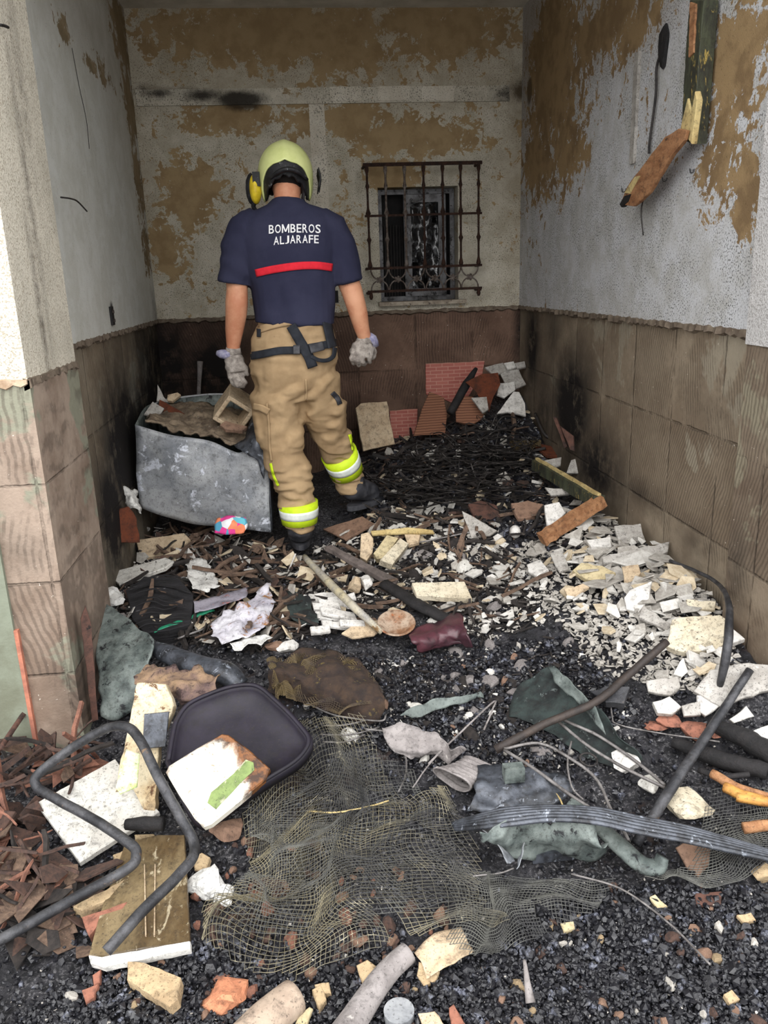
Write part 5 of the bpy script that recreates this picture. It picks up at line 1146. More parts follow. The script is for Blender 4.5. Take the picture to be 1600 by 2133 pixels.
MB().box(S(1110, 1800) + [0, 0, .0], S(1190, 1780) + [0, .03, .03]).obj('handle_strip', m_bluem, cb_)
MB().box(S(1052, 1672) + [0, 0, .06], S(1088, 1655) + [0, .01, .10]).obj('tab', m_zincg, cb_)
# ridged strap
tops = [(942, 1716), (1000, 1698), (1060, 1684), (1150, 1680), (1240, 1684), (1330, 1702), (1420, 1720), (1500, 1742), (1610, 1775)]
bots = [(942, 1732), (1000, 1728), (1060, 1722), (1150, 1712), (1240, 1718), (1330, 1738), (1420, 1755), (1500, 1772), (1610, 1796)]
lf = [.03, .09, .14, .16, .15, .12, .10, .08, .05]
Tt = smooth_path([S(x, y, l) for (x, y), l in zip(tops, lf)], 8); Bt = smooth_path([S(x, y, l) for (x, y), l in zip(bots, lf)], 8); V = []; F = []; nr = 25
for i in range(len(Tt)):
    for j in range(nr): V.append(Tt[i] + (Bt[i] - Tt[i]) * j / (nr - 1) + np.array([0, -.2, 1]) * (.006 * (1 - (2 * j / (nr - 1) - 1) ** 2) + .0035 * abs(math.sin(j * math.pi / 4))))
F = [(i * nr + j, (i + 1) * nr + j, (i + 1) * nr + j + 1, i * nr + j + 1) for i in range(len(Tt) - 1) for j in range(nr - 1)]
o = mesh_obj('ridged_strap', V, F, m_bluem, None, True, 'c'); md = o.modifiers.new('t', 'SOLIDIFY'); md.thickness = .004
tag(o, 'long ridged grey plastic strip arching across the right foreground', 'strip')
# stones and shards in the right foreground
lump('stone', 'large cream stone with a groove right of the ridged strip', 'stone', 1420, 1675, 44, 30, m_plas, lift=.02, seed=3.3)
lump('stone', 'white angular stone among the wires', 'stone', 1306, 1600, 25, 26, m_white, lift=.03, seed=8.1)
lump('stone', 'speckled white stone below the angular one', 'stone', 1352, 1640, 17, 24, m_marble, lift=.02)
lump('stone', 'rounded beige stone at the right edge of the foreground', 'stone', 1590, 1820, 26, 18, m_sand)
slab('clay_shard', 'ribbed brown clay shard below the ridged strip', 'shard', [(1408, 1765), (1440, 1742), (1482, 1745), (1478, 1800), (1455, 1826), (1430, 1805)], m_brown, .012, .03, (-.1, -.5), jag=1)
slab('clay_tile', 'small dark red rectangular tile on the foreground ash', 'tile', [(1446, 1860), (1504, 1856), (1502, 1882), (1450, 1884)], m_terrd, .01, .012, jag=.6)
for i, (pts, r, lb) in enumerate([([(1480, 1612), (1540, 1640), (1600, 1660)], 9, 'orange charred stick, upper of the bundle at the right edge'), ([(1508, 1640), (1560, 1660), (1610, 1670)], 10, 'brightest orange stick at the right edge'), ([(1535, 1660), (1580, 1668), (1620, 1672)], 9, 'lower orange stick at the right edge'), ([(1455, 1605), (1500, 1618), (1560, 1612)], 6, 'thin charred stick above the orange ones'), ([(1548, 1722), (1590, 1716), (1640, 1714)], 10, 'red-brown stick end at the right edge below the orange sticks')]):
    rod('charred_stick', lb, 'stick', pts, [r, r, r * .8], m_orange if i in (0, 4) else (worn('amber_wood', srgb(196, 146, 76), srgb(150, 100, 50), srgb(60, 36, 24), 12, .6, .6) if i in (1, 2) else m_char), .05, wob=.02)
rod('charred_beam', 'black charred beam lying below the red bricks at the right edge', 'beam', [(1480, 1500), (1560, 1545), (1640, 1590)], [12, 20, 20], m_char, .05, wob=.03)
rod('charred_beam', 'long black charred beam behind the orange sticks', 'beam', [(1400, 1545), (1480, 1575), (1600, 1610)], [10, 16, 16], m_char, .03, wob=.03)
rod('white_rod', 'short white-tipped rod standing out of the foreground ash', 'rod', [(1092, 2000), (1100, 2050), (1106, 2090)], [3, 6, 9], m_fibre, lifts=[.05, .04, .02])

# ---- left foreground
sheet('chair_shell', 'green-grey metal panel standing behind the burnt tray', 'metal panel', [[(192, 1265), (225, 1262), (290, 1310), (320, 1330)], [(196, 1330), (235, 1330), (290, 1340), (322, 1352)], [(206, 1420), (240, 1430), (280, 1420), (300, 1410)], [(212, 1495), (240, 1498), (262, 1488), (280, 1478)]], m_zincg, lifts=[.16, .14, .10, .03], crumple=.012, nu=26, nv=26, thick=.006)
rod('metal_duct', 'thick blue-grey metal tube curving behind the burnt tray', 'tube', [(318, 1348), (350, 1362), (410, 1385), (470, 1402), (500, 1430)], [16, 22, 24, 26, 22], m_bluem, lifts=[.10, .10, .09, .08, .05], n=16, flat=.8)
sheet('singed_blanket', 'brown and purple singed quilt on top of the box behind the tray', 'quilt', [[(285, 1400), (330, 1385), (390, 1395), (450, 1410)], [(290, 1425), (335, 1420), (390, 1435), (455, 1440)], [(330, 1450), (370, 1455), (400, 1470), (440, 1455)]], worn('singed_quilt', srgb(150, 124, 96), srgb(96, 78, 76), srgb(60, 46, 44), 9, .55, .9, bump=.8), lifts=[.17, .20, .16], crumple=.04, nu=30, nv=20)
bk = slab('standing_board', 'tall stained white board with a dark square standing left of the burnt tray', 'board', [(285, 1422), (345, 1425), (362, 1470), (330, 1560), (322, 1690), (300, 1690), (262, 1618), (240, 1650), (246, 1610)], worn('stained_board', srgb(206, 194, 166), srgb(176, 152, 116), srgb(96, 66, 42), 7, .58, .8), .03, .16, (-.1, -1.1), anchor=(300, 1560), jag=2)
slab('dark_square', None, None, [(300, 1487), (352, 1482), (345, 1556), (296, 1560)], m_bluem, .006, .20, (-.1, -1.1), anchor=(300, 1540), parent=bk)
slab('green_page', None, None, [(262, 1560), (290, 1570), (285, 1640), (250, 1655), (240, 1640)], worn('green_white_page', srgb(214, 214, 196), srgb(170, 190, 110), srgb(240, 240, 236), 14, .55, .7), .006, .19, (-.1, -1.1), anchor=(270, 1610), parent=bk, jag=1)
# burnt tray (shallow black plastic tub) with a curled book on it
tr = empty('burnt_tray', S(520, 1600), 'large dark melted plastic tray with rounded corners in the left foreground', 'tray')
p0 = S(500, 1600, .12); ntr = snormal(p0) + np.array([.05, -.35, 0])
ol = [(352, 1600), (362, 1540), (372, 1508), (395, 1478), (440, 1456), (485, 1441), (525, 1437), (548, 1444), (572, 1464), (610, 1500), (640, 1535), (650, 1552), (646, 1572), (620, 1602), (560, 1640), (500, 1680), (440, 1722), (415, 1722), (385, 1680)]
def inset(px, f, dx=0, dy=0):
    cx = sum(p[0] for p in px) / len(px); cy = sum(p[1] for p in px) / len(px); return [(cx + (x - cx) * f + dx, cy + (y - cy) * f + dy) for x, y in px]
nn_ = ntr / np.linalg.norm(ntr); ring = []
for f_, h_ in ((1.0, .0), (1.0, .03), (.965, .034), (.93, .022), (.86, .004), (.5, .0), (.05, .0)):
    ring.append([pPlane(x, y, p0, nn_) + nn_ * h_ for x, y in inset(ol, f_)])
# smooth each ring
RR = [smooth_path(r_ + [r_[0]], 4)[:-1] for r_ in ring]; k = len(RR[0]); V = [p for r_ in RR for p in r_]; F = [(i * k + j, i * k + (j + 1) % k, (i + 1) * k + (j + 1) % k, (i + 1) * k + j) for i in range(len(RR) - 1) for j in range(k)] + [tuple(range((len(RR) - 1) * k, len(RR) * k))]
o = mesh_obj('tray_shell', V, F, m_dark, tr, True, 'c'); md = o.modifiers.new('t', 'SOLIDIFY'); md.thickness = .004; md.offset = -1
rim = smooth_path([p + nn_ * .003 for p in ring[2]] + [ring[2][0] + nn_ * .003], 4); mesh_obj('tray_rim', *tube(rim, .006, 8), m_dark, tr, True, 'c')
am = smooth_path([p + nn_ * .0015 for p in ring[4]] + [ring[4][0] + nn_ * .0015], 4); mesh_obj('singed_line', *tube(am, .0045, 8, .35), worn('amber_singed_line', srgb(98, 78, 50), srgb(58, 48, 44), None, 5, .6, .4), tr, True, 'c')
bkm = NT('singed_cover'); _n = bkm.noise(7, 6, .7, dist=.5)
_e = bkm.blob((-.022, -.018, .0), (.108, .100, .3))
bkm = bkm.done(bkm.mix(bkm.step(bkm.math('ADD', _e, bkm.math('MULTIPLY', bkm.math('SUBTRACT', _n, .5), .9)), .34, .56), bkm.mix(bkm.step(bkm.noise(30, 5, .7), .4, .6), srgb(120, 76, 40), srgb(58, 38, 26)), bkm.mix(bkm.step(bkm.noise(60, 5, .7), .6, .66), srgb(222, 218, 204), srgb(150, 138, 116))), .5, 0, bkm.bump(_n, .3, .004), .4)
V, F = slab_geo([(345, 1608), (352, 1594), (410, 1558), (462, 1528), (476, 1530), (520, 1562), (562, 1600), (552, 1624), (500, 1668), (440, 1716), (425, 1722), (405, 1704), (372, 1654)], p0 + nn_ * .06, nn_ + np.array([0, -.1, 0]), .03, 0, .004)
cc = np.array(V)[:13].mean(0)
tag(mesh_obj('singed_book', V, F, bkm, None, False, cc), 'white and green box lid with browned edges lying on the dark tray', 'box lid')
_lid = bpy.data.objects['singed_book']
slab('green_stripe', None, None, [(440, 1668), (486, 1622), (518, 1588), (530, 1596), (496, 1636), (452, 1680)], worn('green_print', srgb(124, 142, 84), srgb(98, 116, 66), srgb(180, 176, 150), 14, .54, .6), .001, parent=_lid, anchor=None, bev=.0003, n=nn_ + np.array([0, -.1, 0]), Y=None) if False else None
_V, _F = slab_geo([(432, 1672), (440, 1650), (486, 1612), (512, 1582), (528, 1588), (530, 1604), (500, 1632), (484, 1650), (450, 1686)], p0 + nn_ * .0615, nn_ + np.array([0, -.1, 0]), .0012, 1, .0003)
mesh_obj('green_stripe', _V, _F, worn('green_print', srgb(124, 142, 84), srgb(98, 116, 66), srgb(180, 176, 150), 14, .54, .6), _lid, False, 'c')
slab('marble_slab', 'square white marble slab under the bent tube frame in the left foreground', 'slab', [(76, 1672), (240, 1580), (285, 1640), (332, 1690), (166, 1796)], m_marble, .02, .06, (0, -.1), jag=.5)
# bent tube frame
cf_ = rod('bent_tube', 'bent black steel tube chair frame lying in the left foreground', 'chair frame', [(-60, 1990), (60, 1925), (180, 1858), (268, 1808), (284, 1782), (272, 1758), (200, 1710), (100, 1655), (76, 1636), (80, 1612), (140, 1565), (215, 1520), (262, 1514), (292, 1542), (330, 1620), (375, 1700), (402, 1750), (402, 1785), (370, 1825), (290, 1905), (222, 1982)],
          9.5, m_iron, lifts=[.06, .07, .08, .09, .10, .11, .12, .13, .14, .16, .20, .26, .30, .30, .26, .18, .13, .12, .11, .10, .08], n=12, k=8)
e0 = S(222, 1982) + np.array([0, 0, .06]); 
# stained acrylic panel with a white edge
pa = slab('acrylic_panel', 'smoke-stained translucent brown panel with a thick white edge in the left foreground', 'panel', [(262, 1752), (330, 1738), (384, 1738), (396, 1962), (300, 1975), (210, 1992), (184, 1990), (208, 1900)], m_glassb, .016, .04, (0, -.08), jag=.3)
slab('white_edge', None, None, [(184, 1990), (210, 1994), (300, 1976), (396, 1960), (396, 1976), (300, 1996), (215, 2014), (188, 2006)], m_foam, .02, .042, (0, -.2), anchor=(300, 1985), parent=pa, jag=.8)
for y in (0, 1): slab('scored_line', None, None, [(300 + 22 * y, 1800), (302 + 22 * y, 1800), (305 + 18 * y, 1950), (302 + 18 * y, 1950)], m_beige, .002, .0435, (0, -.08), anchor=(302, 1880), parent=pa)
for px, mt, th, lb in [([(265, 2002), (300, 2004), (345, 2022), (376, 2035), (370, 2080), (352, 2096), (320, 2078), (285, 2052), (264, 2040)], m_sand, .03, 'large sandstone piece at the bottom below the white-edged panel'),
                       ([(152, 1888), (210, 1858), (262, 1830), (290, 1812), (288, 1838), (240, 1868), (170, 1896)], m_sand, .035, 'long sandstone splinter under the bent tube frame'),
                       ([(170, 1910), (215, 1895), (265, 1878), (255, 1896), (205, 1925), (185, 1950)], m_terra, .03, 'long terracotta splinter below the sandstone splinter'),
                       ([(170, 2062), (205, 2048), (196, 2075), (178, 2088)], m_terra, .015, 'small terracotta wedge at the bottom left'),
                       ([(192, 2030), (210, 2018), (208, 2045), (195, 2055)], m_terra, .015, 'terracotta chip above the small wedge'),
                       ([(280, 1738), (320, 1736), (334, 1756), (310, 1768), (285, 1765)], m_sand, .02, 'sandstone chip lying on top of the stained panel, upper'),
                       ([(235, 1780), (262, 1768), (268, 1785), (245, 1798)], m_sand, .02, 'sandstone chip left of the bent tube corner'),
                       ([(290, 1785), (325, 1775), (332, 1790), (310, 1808), (294, 1800)], m_sand, .02, 'sandstone chip on the stained panel right of the tube corner'),
                       ([(308, 1838), (338, 1820), (356, 1824), (330, 1850), (312, 1850)], m_terra, .02, 'terracotta chip on the stained panel'),
                       ([(402, 1785), (420, 1775), (437, 1785), (428, 1815), (405, 1812)], m_sand, .02, 'pinkish sandstone chip right of the bent tube'),
                       ([(650, 2060), (668, 2050), (680, 2080), (665, 2102)], m_sand, .02, 'small sandstone cube at the bottom centre'),
                       ([(655, 2050), (685, 2045), (690, 2068), (660, 2070)], m_sand, .02, 'sandstone chip beside the small cube'),
                       ([(742, 2010), (765, 1998), (784, 2012), (778, 2040), (755, 2046)], m_sand, .03, 'sandstone piece behind the bottom pipe'),
                       ([(872, 2002), (895, 2010), (915, 2020), (908, 2040), (882, 2052), (868, 2030)], m_sand, .015, 'sandstone flake at the end of the bottom pipe'),
                       ([(935, 2098), (945, 2090), (975, 2140), (940, 2140)], m_terra, .015, 'orange terracotta spike at the bottom edge'),
                       ([(870, 2110), (905, 2105), (930, 2140), (880, 2140)], m_beige, .02, 'pinkish beige flake at the bottom edge'),
                       ([(620, 2118), (645, 2096), (652, 2100), (640, 2135), (612, 2140)], m_foamy, .012, 'pale yellow leaf-shaped flake at the bottom edge'),
                       ([(1168, 1922), (1195, 1918), (1198, 1932), (1175, 1940)], m_foamy, .015, 'pale yellow chip in the foreground ash'),
                       ([(1352, 1868), (1365, 1862), (1392, 1888), (1370, 1890)], m_foamy, .01, 'pale yellow chip left of the dark red tile'),
                       ([(1535, 1905), (1565, 1900), (1575, 1915), (1550, 1922)], m_sand, .012, 'beige chip at the right foreground edge'),
                       ([(1508, 2070), (1525, 2060), (1542, 2080), (1520, 2090)], m_sand, .015, 'beige chip at the bottom right')]:
    slab('stone_fragment', lb, 'stone fragment', px, mt, th, None, (rnd.uniform(-.1, .1), rnd.uniform(-.3, -.05)), jag=1.5)
lump('foam_chunk', 'white crumbly foam chunk right of the stained panel', 'foam', 430, 1845, 36, 34, m_foam, rough=.35, lift=.02, seed=2.2)
lump('foam_chunk', 'smaller grey-white foam chunk touching the larger one', 'foam', 470, 1872, 20, 20, m_foam, rough=.35)
rod('burnt_roll', 'short black charred roll between the marble slab and the tray', 'roll', [(262, 1718), (300, 1718), (342, 1716)], [10, 14, 13], m_char, .09, wob=.01)
lump('crumbled_brick', 'crumbled orange clay lump at the bottom left of centre', 'clay', 478, 2062, 44, 40, worn('orange_clay', srgb(196, 134, 100), srgb(166, 106, 78), srgb(110, 74, 58), 14, .6, .95, bump=1.0), rough=.35, lift=.0)
lump('wood_stump', 'short grey wood stump right of the dark tray corner', 'stump', 472, 1735, 36, 22, m_brown, lift=.02)
# fibre-cement pipes at the bottom edge
rod('cement_pipe', 'wide beige-grey pipe end at the bottom edge, left of the thin pipe', 'pipe', [(500, 2180), (560, 2122), (612, 2078)], [34, 34, 32], worn('speckled_cement', srgb(176, 158, 140), srgb(150, 132, 116), srgb(110, 96, 86), 12, .62, .9, bump=.4), .03, n=20)
pp = rod('cement_pipe', 'grey fibre-cement pipe coming up from the bottom edge under the net', 'pipe', [(700, 2180), (770, 2075), (812, 2020), (850, 1985)], [26, 23, 21, 20], m_fibre, .03, n=20)
sheet('fan_sheet', 'ribbed beige sheet end covered by the net at the pipe tip', 'sheet', [[(862, 1985), (900, 1950), (960, 1935)], [(880, 2010), (925, 1985), (975, 1968)], [(890, 2040), (940, 2010), (985, 1990)]], m_beige, lift=.03, crumple=.01)
c = S(832, 2128); m = MB(); m.tube([c, c + [0, 0, .03]], [.03, .032], 24); tag(m.obj('tin_can', m_zinc, None, False), 'round tin lid half in the frame at the bottom edge', 'tin')
for i, (x0, y0, x1, y1, r, lb) in enumerate([(0, 1480, 72, 1380, 5, 'longest terracotta-brown lath leaning at the left edge'), (0, 1560, 60, 1470, 6, 'second leaning lath at the left edge')]):
    rod('tile_lath', lb, 'lath', [(x0, y0), ((x0 + x1) / 2, (y0 + y1) / 2), (x1, y1)], r, m_terrd, .12, 4)
slab('tile_strip', 'upright strip of brick-pattern tiles beside the left pilaster edge', 'tile', [(168, 1290), (178, 1262), (190, 1300), (205, 1500), (192, 1505)], m_terrd, .01, Y=2.40, n=(.3, -1, 0), jag=1)

# ---- nets
def net(name, label, quad, nu, nv, mat, keep, r=.0009, warp=.05, lift=.02, hump=.03, wf_=5):
    Q = [S(*q)[:2] for q in quad]; TL, TR, BR, BL = Q; s = rnd.random() * 20
    U, W = np.meshgrid(np.linspace(0, 1, nu), np.linspace(0, 1, nv), indexing='ij')
    X = (1 - W)[..., None] * ((1 - U)[..., None] * TL + U[..., None] * TR) + W[..., None] * ((1 - U)[..., None] * BL + U[..., None] * BR)
    P = np.stack([X[..., 0], X[..., 1], X[..., 0] * 0], -1)
    X = X + warp * np.stack([fbm(P, wf_, s, 3), fbm(P, wf_, s + 11, 3)], -1)
    Z = H(X[..., 0], X[..., 1]) + lift + hump * (np.abs(fbm(P, wf_ * 1.6, s + 5, 2)) + .3 * fbm(P, wf_ * 4, s + 2, 2))
    G = np.concatenate([X, Z[..., None]], -1)
    kp = np.array([[fbm(P[i, j][None], 6, s + 3, 3)[0] + keepf(G[i, j], keep) > .5 for j in range(nv)] for i in range(nu)])
    V = []; F = []
    def line(pts, ks):
        st = 0
        while st < len(pts):
            if not ks[st]: st += 1; continue
            e = st
            while e < len(pts) and ks[e]: e += 1
            if e - st > 2:
                a, b = tube(pts[st:e], r, 3); n0 = len(V); V.extend(a); F.extend([[i + n0 for i in f] for f in b])
            st = e
    for i in range(nu): line(G[i], kp[i])
    for j in range(nv): line(G[:, j], kp[:, j])
    o = mesh_obj(name, V, F, mat, None, False, 'c'); tag(o, label, 'net'); return o
def to_px(p):
    c = ROT.T @ (np.array(p) - CAM); return 800 + FPX * c[0] / -c[2], 1066.5 - FPX * c[1] / -c[2]
def keepf(p, poly):
    x, y = to_px(p); return .9 if in_poly(x, y, poly) else .0
m_net = worn('sandy_nylon_mesh', srgb(128, 120, 96), srgb(78, 76, 68), srgb(168, 160, 136), 5, .6, .7, bump=0)
m_netb = worn('browned_mesh', srgb(92, 78, 50), srgb(58, 48, 40), srgb(44, 32, 34), 6, .56, .8, bump=0)
m_netg = worn('grey_mesh', srgb(92, 92, 86), srgb(58, 58, 58), None, 6, .56, .7, bump=0)
net('wire_netting', 'large sandy netting tangled over the ash in the centre foreground', [(520, 1440), (900, 1440), (1220, 2020), (300, 2060)], 92, 92, m_net,
    [(600, 1500), (760, 1480), (800, 1600), (830, 1660), (930, 1630), (960, 1700), (1010, 1790), (1000, 1860), (1090, 1930), (980, 1990), (900, 1950), (820, 1960), (700, 2040), (520, 2030), (420, 1960), (420, 1880), (520, 1820), (500, 1700), (560, 1600)], .00075, .22, .03, .10, 3.2)
net('wire_netting', 'second fold of netting crossing the large sandy one', [(470, 1640), (900, 1590), (1020, 1900), (430, 1990)], 66, 60, m_netg,
    [(500, 1680), (640, 1560), (780, 1560), (960, 1650), (1000, 1800), (1000, 1930), (800, 1960), (600, 2010), (440, 1980), (440, 1860), (540, 1800)], .0007, .22, .04, .12, 3.5)
sheet('moss_mat', 'dark brown matted fibre mound under the brown netting behind the tray', 'matting', [[(560, 1440), (640, 1465), (740, 1505), (790, 1500)], [(560, 1400), (650, 1410), (740, 1430), (800, 1450)], [(600, 1368), (650, 1358), (710, 1360), (760, 1385)]], worn('matted_brown_fibre', srgb(62, 48, 38), srgb(40, 32, 30), srgb(96, 82, 46), 20, .6, .95, bump=1.0), lifts=[.02, .09, .06], crumple=.03, nu=36, nv=24)
net('wire_netting', 'mound of brown mossy-looking netting behind the dark tray', [(540, 1370), (760, 1370), (820, 1520), (580, 1530)], 90, 80, m_netb,
    [(560, 1400), (610, 1360), (700, 1355), (760, 1385), (800, 1440), (790, 1500), (740, 1500), (640, 1470), (560, 1440)], .0013, .12, .05, .10, 7)
net('wire_netting', 'grey netting at the right foreground below the orange sticks', [(1440, 1650), (1640, 1650), (1640, 1850), (1300, 1870)], 44, 40, m_netg,
    [(1480, 1640), (1640, 1640), (1640, 1860), (1340, 1880), (1320, 1830), (1440, 1800)], .0009, .14, .03, .05, 4)
net('wire_netting', 'dark grey netting in the middle foreground right of the large one', [(920, 1760), (1330, 1790), (1300, 2010), (880, 2060)], 66, 44, m_netg,
    [(940, 1800), (1100, 1830), (1290, 1830), (1240, 1900), (1130, 1950), (1000, 2000), (920, 1960)], .0009, .16, .03, .05, 4)
net('wire_netting', 'small yellowish netting bunch in the black heap near the right wall', [(1060, 915), (1130, 910), (1140, 960), (1060, 960)], 30, 26, m_netb, [(1062, 918), (1128, 915), (1130, 955), (1066, 955)], .002, .05, .05, .06, 9)
# ================================================================= LOOSE RUBBLE
def shard_mesh(n, irr, thick, seed, bend=0):
    r = random.Random(seed); a = sorted(r.uniform(0, 2 * math.pi) for _ in range(n)); a = [(i + r.uniform(-.32, .32)) * 2 * math.pi / n for i in range(n)]
    asp = r.uniform(.5, .95); pts = [(math.cos(t) * r.uniform(1 - irr, 1), math.sin(t) * asp * r.uniform(1 - irr, 1)) for t in a]
    k = n; V = [(x * .94, y * .94, thick * .5 + r.uniform(-.02, .02)) for x, y in pts] + [(x, y, thick * .3) for x, y in pts] + [(x * r.uniform(.88, 1), y * r.uniform(.88, 1), -thick * .5) for x, y in pts]
    F = [tuple(range(k))] + [(q * k + i, (q + 1) * k + i, (q + 1) * k + (i + 1) % k, q * k + (i + 1) % k) for q in (0, 1) for i in range(k)] + [tuple(range(2 * k, 3 * k))[::-1]]
    return V, F
def stick_mesh(seed, split=False):
    r = random.Random(seed); n = 6; V = []; w = r.uniform(.05, .09); h = w * r.uniform(.4, 1)
    for i in range(n):
        x = -1 + 2 * i / (n - 1); k = 1 - .45 * (i in (0, n - 1)) * r.random(); b = .06 * math.sin(i * 1.3 + seed)
        V += [(x + r.uniform(-.04, .04), b + sy_ * w * k * r.uniform(.8, 1.1), sz_ * h * k * r.uniform(.8, 1.1)) for sy_, sz_ in ((-1, -1), (1, -1), (1, 1), (-1, 1))]
    F = [(4 * i + j, 4 * i + (j + 1) % 4, 4 * i + 4 + (j + 1) % 4, 4 * i + 4 + j) for i in range(n - 1) for j in range(4)] + [(3, 2, 1, 0), tuple(4 * n - 4 + j for j in range(4))]
    return V, F
def chunk_mesh(seed):
    rr = np.random.RandomState(seed); V = np.array(ICO2[0])
    for _ in range(10):
        nn = rr.randn(3); nn /= np.linalg.norm(nn); h = rr.uniform(.5, .8); dd = V @ nn; V = V - np.outer(np.maximum(dd - h, 0), nn)
    return V * np.array([1, .8, .65]), ICO2[1]
def mk(V, F, name, mat):
    me = bpy.data.meshes.new(name); me.from_pydata([tuple(map(float, v)) for v in V], [], [list(map(int, f)) for f in F]); me.update(); me.materials.append(mat); return me
def rpt(poly):
    xs_ = [p[0] for p in poly]; ys_ = [p[1] for p in poly]
    while True:
        x = rnd.uniform(min(xs_), max(xs_)); y = rnd.uniform(min(ys_), max(ys_))
        if in_poly(x, y, poly): return x, y
GEO = {}
def lib(kind, mat, name):
    key = (kind, mat.name)
    if key not in GEO:
        L = []
        for s in range(9):
            if kind == 'shard': g = shard_mesh(rnd.choice([4, 5, 5, 6, 7]), .35, rnd.uniform(.14, .3), s * 7 + 1)
            elif kind == 'thin': g = shard_mesh(rnd.choice([3, 4, 5]), .4, rnd.uniform(.05, .12), s * 5 + 2)
            elif kind == 'stick': g = stick_mesh(s + 3)
            else: g = chunk_mesh(s + 40)
            L.append((mk(*g, name, mat), g))
        GEO[key] = L
    return rnd.choice(GEO[key])
def rotm(tilt, standing=0):
    yaw = Matrix.Rotation(rnd.uniform(0, 2 * math.pi), 3, 'Z')
    t = Matrix.Rotation(rnd.gauss(0, tilt), 3, 'X') @ Matrix.Rotation(rnd.gauss(0, tilt), 3, 'Y'); return t @ yaw
def inside(p, m=.03):
    x, y = p[0], p[1]
    if y > D - m: return False
    if y > YR1 and x > XR - m: return False
    if YR0 - m < y <= YR1 + m and x > XPR - m: return False
    if y > YL1 and x < XL + m: return False
    if YL0 - m < y <= YL1 + m and x < XPL + m: return False
    return True
COLN = {}; USED = {}
LM = [(1460, 1320, 'the largest cream slab'), (1325, 1150, 'the long grey slab'), (1235, 1190, 'the yellowish jagged slab'), (1330, 1240, 'the white leaf-shaped shard'), (1540, 1425, 'the large grey slab'), (1380, 1430, 'the grey pitted slab'), (1190, 1080, 'the lower wooden frame arm'), (1190, 1000, 'the upper wooden frame arm'),
      (1120, 1180, 'the white polygonal shard'), (1510, 1300, 'the curved steel tube'), (1310, 1405, 'the long rusty bar'), (1440, 1520, 'the red brick fragments'), (1000, 1090, 'the grey triangular slab'), (920, 1230, 'the cream rectangular slab'), (810, 1140, 'the foam blocks'), (730, 1100, 'the brown cement sheet'), (715, 1240, 'the bamboo pole'),
      (920, 1320, 'the maroon bag'), (826, 1306, 'the rust-stained bowl'), (880, 1270, 'the charred beam end'), (625, 1120, 'the front boot'), (740, 1040, 'the rear boot'), (480, 1090, 'the printed pouch'), (340, 1135, 'the beige board'), (295, 1185, 'the marble strip'), (335, 1260, 'the charred bale'), (415, 1200, 'the crumpled paper'), (500, 1290, 'the scorched fabric'),
      (380, 1295, 'the green plastic strip'), (460, 1250, 'the magazine'), (230, 1258, 'the white foam lump'), (620, 1265, 'the dark green cloth'), (1095, 940, 'the yellowish netting bunch'), (780, 890, 'the beige leaning slab'), (900, 860, 'the ribbed brown tile'), (1000, 1060, 'the terracotta piece'), (880, 980, 'the wire tangle'), (680, 1420, 'the brown netting mound'),
      (640, 1560, 'the dark tray'), (910, 1480, 'the grey-green sheet ridge'), (1200, 1440, 'the green sheet'), (950, 1630, 'the open metal duct'), (1306, 1600, 'the white angular stone'), (320, 2045, 'the large sandstone piece'), (290, 1880, 'the stained panel'), (430, 1845, 'the white foam chunk'), (560, 2120, 'the wide cement pipe'), (780, 2060, 'the thin cement pipe'),
      (478, 2062, 'the orange clay lump'), (1095, 2050, 'the white-tipped rod'), (1475, 1870, 'the dark red tile'), (1290, 1800, 'the green-grey hose'), (1180, 1930, 'the pale yellow chip'), (1590, 1820, 'the rounded beige stone'), (170, 1680, 'the marble slab'), (120, 1620, 'the tube frame corner'), (20, 1900, 'the tube frame leg'), (40, 1500, 'the leaning laths'), (1520, 2070, 'the beige chip')]
def where(x, y):
    lx, ly, nm = min(LM, key=lambda q: (q[0] - x) ** 2 + (1.5 * (q[1] - y)) ** 2); dx = x - lx; dy = (y - ly) * 1.5; r = math.hypot(dx, dy)
    far = 'close ' if r < 45 else ''
    if abs(dx) > 2 * abs(dy): w_ = 'right of' if dx > 0 else 'left of'
    elif abs(dy) > 2 * abs(dx): w_ = 'in front of' if dy > 0 else 'behind'
    else: w_ = ('before and ' if dy > 0 else 'behind and ') + ('right of' if dx > 0 else 'left of')
    return far + w_ + ' ' + nm
def scatter(name, label, cat, group, poly, n, size, kind, mats, tilt=.3, lift=(.0, .03), sq=None):
    k = 0
    for _ in range(n):
        x, y = rpt(poly); p = S(x, y); sz = rnd.uniform(*size) if rnd.random() < .75 else rnd.uniform(size[0], size[0] + (size[1] - size[0]) * .4)
        d = np.linalg.norm(p - CAM); s = sz * .5 * d / FPX
        if not inside(p, s * .9 + .005): continue
        if math.hypot((x - 625) / 50, (y - 1120) / 34) < 1 or math.hypot((x - 740) / 50, (y - 1035) / 34) < 1: continue
        mat = rnd.choice(mats); me, g = lib(kind, mat, name)
        o = bpy.data.objects.new(name, me); COL.objects.link(o)
        nz = Vector(snormal(p)); R3 = Vector((0, 0, 1)).rotation_difference(nz).to_matrix() @ rotm(tilt)
        o.matrix_world = Matrix.Translation(Vector(p) + Vector((0, 0, rnd.uniform(*lift)))) @ R3.to_4x4() @ Matrix.Diagonal((s, s * (rnd.uniform(.7, 1.2)), s * rnd.uniform(.8, 1.2), 1))
        u = (sz - size[0]) / (size[1] - size[0]); szn = 'tiny' if u < .25 else ('small' if u < .5 else ('medium' if u < .75 else 'larger'))
        lb_ = szn + ' ' + COLN.get(mat.name, 'brown') + ' ' + label + ' ' + where(x, y)
        if lb_ in USED: lb_ += ', ' + ('its lower twin' if y > USED[lb_] else 'its upper twin')
        USED[lb_] = y; tag(o, lb_, cat, group); k += 1
    return k
